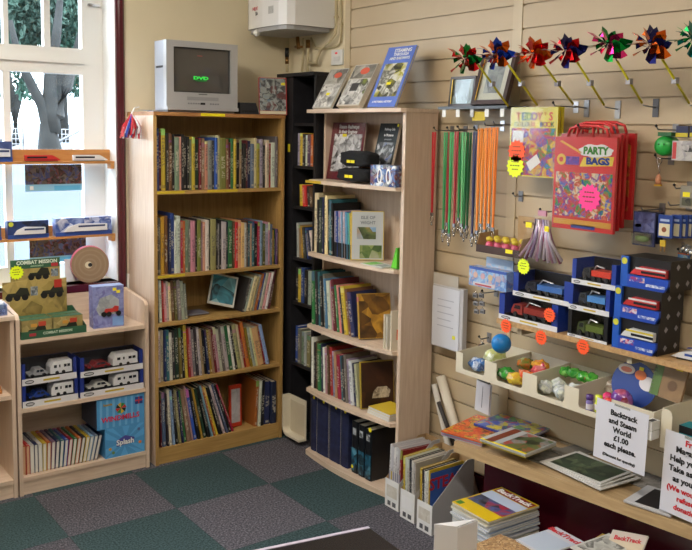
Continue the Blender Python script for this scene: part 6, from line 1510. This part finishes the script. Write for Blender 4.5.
fl = [box_file('leftmost cardboard magazine file on the floor, full of white-backed issues', (383.5, 504), .098, 0), box_file('middle cardboard magazine file on the floor with yellow-edged issues', (398.5, 515.5), .098, 1), box_file('right cardboard magazine file on the floor with a blue and red magazine', (415, 527), .098, 2)]
cols = [['#c9c8cc', '#bdbcc4', '#d0cfd2', '#c4c2c8', '#b8b7c0', '#8a2430'], ['#c8b03a', '#c0c4b8', '#b8b4b0', '#2a2c34', '#d0ccc8', '#a8a4a0'], ['#b89c34', '#2a2a30', '#d0cfcc', '#c8c4c0']]
for i, (t, p) in enumerate(fl):
    n = len(cols[i]); 
    for k in range(n):
        w_ = .0125; h = [.285, .285, .275][i]-.004*(k % 3); x = .006+k*.0145
        b = book(f'{ONES[k]} magazine from the left in the {["leftmost", "middle", "right"][i]} magazine file', FR(p.x+.010, p.y-x, .0032+(.0075 if i == 0 else .0002)) @ RO(R(-2 if i == 0 else 1), 'X') @ T(0, 0, .0005), w_, h, .205, cols[i][k], 'magazines standing in the cardboard files')
        if i == 0: MB().box(.002, w_-.002, -.0008, -.0002, .12, .16).build('spine_print', M('#b8a03a' if k == 1 else '#8a8a9a', .5), b)
def bluemag():
    t, p = fl[2]
    b = book('blue magazine with red lettering facing out at the front of the right magazine file', FR(p.x+.006, p.y-.066, .0034), .006, .285, .205, '#c8a82c', 'magazines standing in the cardboard files')
    MB().box(.0061, .0066, .004, .203, .004, .271).build('cover_picture', M('#3a62b0', .3), b)
    F = T(.0070, 0, 0) @ RO(PI/2, 'Z')
    text(b, 'STEAM', .072, .105, .215, 0, M('#c02630', .4), .002, F=F); MB().prism([(.02, .01), (.19, .01), (.17, .07), (.12, .12), (.09, .06), (.05, .10)], .0068, .0074, 'yz').build('cover_print', pic(['#b8902c', '#3a2a24', '#8a5a2a', '#1f2024', '#c8a83a'], 20), b)
bluemag()
# ------------------------------------------------------------------ FOREGROUND: MAGAZINE STACK, CORK BOX, CARD, TABLE
SZ = .315; MT = .0075; NM = 16
q = [RZ(*p, SZ) for p in ((452, 501.5), (497, 486), (535, 505))]
ex = q[2]-q[1]; yaw = math.atan2(ex.y, ex.x); sw = .208; sdp = .268
Fs = lambda z, dx=0, dy=0, r=0: T(q[0].x+dx, q[0].y+dy, z) @ RO(yaw+r, 'Z')
zbase = SZ-NM*(MT+.0006)-.0006
t = thing('cardboard_carton', 'low carton carrying the stack of yellow-topped magazines under the counter', 'box', Fs(0)); MB().box(.004, sw-.004, .004, sdp-.004, 0, zbase-.0004).bevel(.002).build('carton', CARD, t); MB().box(.02, sw-.02, .02, sdp-.02, zbase-.0003, zbase-.0001).build('lid_print', M('#9a7c58', .8), t)
rs = random.Random(21)
for k in range(NM):
    top = k == NM-1
    nm = 'topmost' if top else (ordw(NM-k)+' from the top')
    pc = []
    if top: pc = [(.0, 1, .0, .26, M('#d8b81c', .3)), (.04, .98, .27, .55, pic(['#2a2a34', '#3a3a4a', '#4a5a8a', '#a82a3a', '#55555c', '#1c1c22'], 16)), (.02, .98, .55, .78, M('#b8c4dc', .3)), (.04, .97, .80, .96, M('#7a1420', .3))]
    f_ = flat(f'{nm} magazine in the stack below the counter'+(', yellow with a red title band' if top else ''), Fs(zbase+.0006+k*(MT+.0006), 0 if top else rs.uniform(-.006, .006), 0 if top else rs.uniform(-.006, .006), 0 if top else rs.uniform(-.03, .03)), sw, sdp, MT, '#c8a81c' if top else ['#b8bcc8', '#c8c8cc', '#a8b0c0', '#c0b8a0', '#8fa0b8'][k % 5], pc, 'magazine', 'magazine', 'magazine stack below the counter', [('BackTrack', .5, .88, .042, WINK)] if top else ())
    if top: MB().box(.008, .034, .010, .038, MT+.0006, MT+.0011).build('green_badge', M('#3a7a2c', .4), f_)
def cork_box():
    z = .30; P = [RZ(*p, z) for p in ((500, 534), (548, 553), (535, 640), (405, 640), (420, 566))]
    o = P[0]
    t = thing('cork_topped_box', 'box with a mottled brown cork top at the bottom edge below the magazine stack', 'box', T(o.x, o.y, 0))
    pl = [(p.x-o.x, p.y-o.y) for p in P]
    MB().prism(pl, 0, z-.012, 'xy').build('carton', WHITECARD, t)
    MB().prism(pl, z-.0118, z, 'xy').bevel(.002).build('cork_top', pic(['#6a4e34', '#9a7850', '#b89468', '#7f6040', '#c8a67a', '#55402c'], 75, .9), t)
    return z
zk = cork_box()
def white_card():
    a, b = RZ(433, 578, zk+.001), RZ(476, 572, zk+.001)
    # folded card: two leaves meeting at a ridge
    t = thing('folded_card', 'white folded card standing at the bottom edge in front of the magazine files', 'card', T(a.x, a.y, zk+.0008))
    u = (b-a); L = u.length; mid = u*.42; n = Vector((-u.y, u.x, 0)).normalized(); 
    if n.y > 0: n = -n
    h = RY(436, 524, a.y).z-zk
    m = mid+n*.035
    MB().prism([(0, 0), (m.x, m.y), (m.x+.0015, m.y+.0015), (.0008, .002)], 0, h, 'xy').build('left_leaf', M('#d6d6da', .6), t)
    MB().prism([(m.x+.0018, m.y+.0002), (u.x, u.y), (u.x, u.y+.002), (m.x+.0022, m.y+.0022)], 0, h*.97, 'xy').build('right_leaf', M('#dedee2', .6), t)
    MB().prism([(0, .0025), (m.x, m.y+.0025), (u.x, u.y+.0025)], h*.985, h, 'xy').build('top_leaf', M('#e0e0e4', .6), t)
white_card()
def crate():
    a = RZ(560, 590, .2)
    x0 = 2.20; 
    t = thing('cardboard_carton', 'open carton of loose magazines at the bottom edge under the counter', 'box', T(2.31, 1.36, 0.0005))
    w, d, h = .26, .50, .26
    MB().box(0, w, 0, .003, 0, h).box(0, w, d-.003, d, 0, h).box(0, .003, .003, d-.003, 0, h).box(w-.003, w, .003, d-.003, 0, h).build('walls', WHITECARD, t); MB().box(.0032, w-.0032, .0032, d-.0032, 0, .003).build('floor_panel', CARD, t)
    MB().box(.0032, w-.0032, .0032, d-.0032, .0032, h-.03).build('packing', WHITECARD, t)
crate()
def loose(label, c3, hx, pics, texts, th=.006, name='magazine', cat='magazine', w=.21, h=.28, F=None):
    return flat(label, F, w, h, th, hx, pics, cat, name, None, texts)
def tri(pts, z):
    a, b, c = [RZ(*p, z) for p in pts]; ex = c-b
    return T(a.x, a.y, z) @ RO(math.atan2(ex.y, ex.x), 'Z'), ex.length, (b-a).length
F, w, d = tri([(516, 541), (541, 528), (568, 543)], .3035)
flat('white magazine with red BackTrack lettering lying right of the yellow-topped stack', F, w, max(d, .2), .006, '#c8ccd8', [(.03, .97, .05, .7, M('#b8c4d8', .3))], 'magazine', 'magazine', None, [('BackTrack', .52, .86, .036, REDINK)])
F, w, d = tri([(570, 548), (581, 530), (606, 543)], .318)
flat('white plastic sleeve of photographs between the two red-lettered magazines', F, w, max(d, .2), .005, '#d0d0cc', [(.08, .92, .12, .9, pic(['#8a8a86', '#c8c8c4', '#5a5a58', '#d8d8d4'], 22))], 'sleeve', 'plastic_sleeve')
F, w, d = tri([(598, 556), (606, 548), (640, 527)], .245)
r_ = flat('curled magazine with red lettering standing in the carton at the bottom right', T(RZ(606, 552, .285).x, RZ(606, 552, .285).y-.0, .300) @ RO(R(-75), 'Z') @ RO(R(34), 'X') @ RO(R(-12), 'Y'), .135, .075, .006, '#c4b8b0', [(.02, .98, .05, .5, M('#c8b8a0', .4))], 'magazine', 'magazine', None, [('BackTrack', .5, .60, .024, REDINK)])
F, w, d = tri([(574, 553), (590, 546), (608, 553)], .290)
flat('yellow-edged magazine at the bottom edge below the plastic sleeve', F, w, .2, .006, '#b8982c', [(.2, .95, .05, .9, pic(['#8a94a8', '#c8ccd8', '#b89a2c'], 20))])
def table():
    z = .74; c, a, b = RZ(368, 526.5, z), RZ(255, 550, z), RZ(400, 550, z)
    u = (a-c).normalized(); v = (b-c).normalized()
    t = thing('table', 'dark glossy table top with a pale edge at the bottom of the picture', 'table', T(c.x, c.y, 0))
    p = [Vector((0, 0, 0)), u*1.0, u*1.0+v*.62, v*.62]
    MB().prism([(q.x, q.y) for q in p], z-.028, z-.001, 'xy').build('table_top', M('#1a1718', .25), t)
    w = .010; MB().prism([(0, 0), (u.x, u.y), (u.x+v.x*w, u.y+v.y*w), (v.x*w, v.y*w)], z-.0008, z+.001, 'xy').build('pale_edge', M('#b4acc0', .4), t)
    for su, sv in ((.06, .06), (.94, .06), (.94, .56), (.06, .56)):
        q = u*su+v*sv; MB().tube([(q.x, q.y, .0005), (q.x, q.y, z-.0285)], .018, 12).build('leg', M('#2a2a2c', .4, .5), t, True)
table()
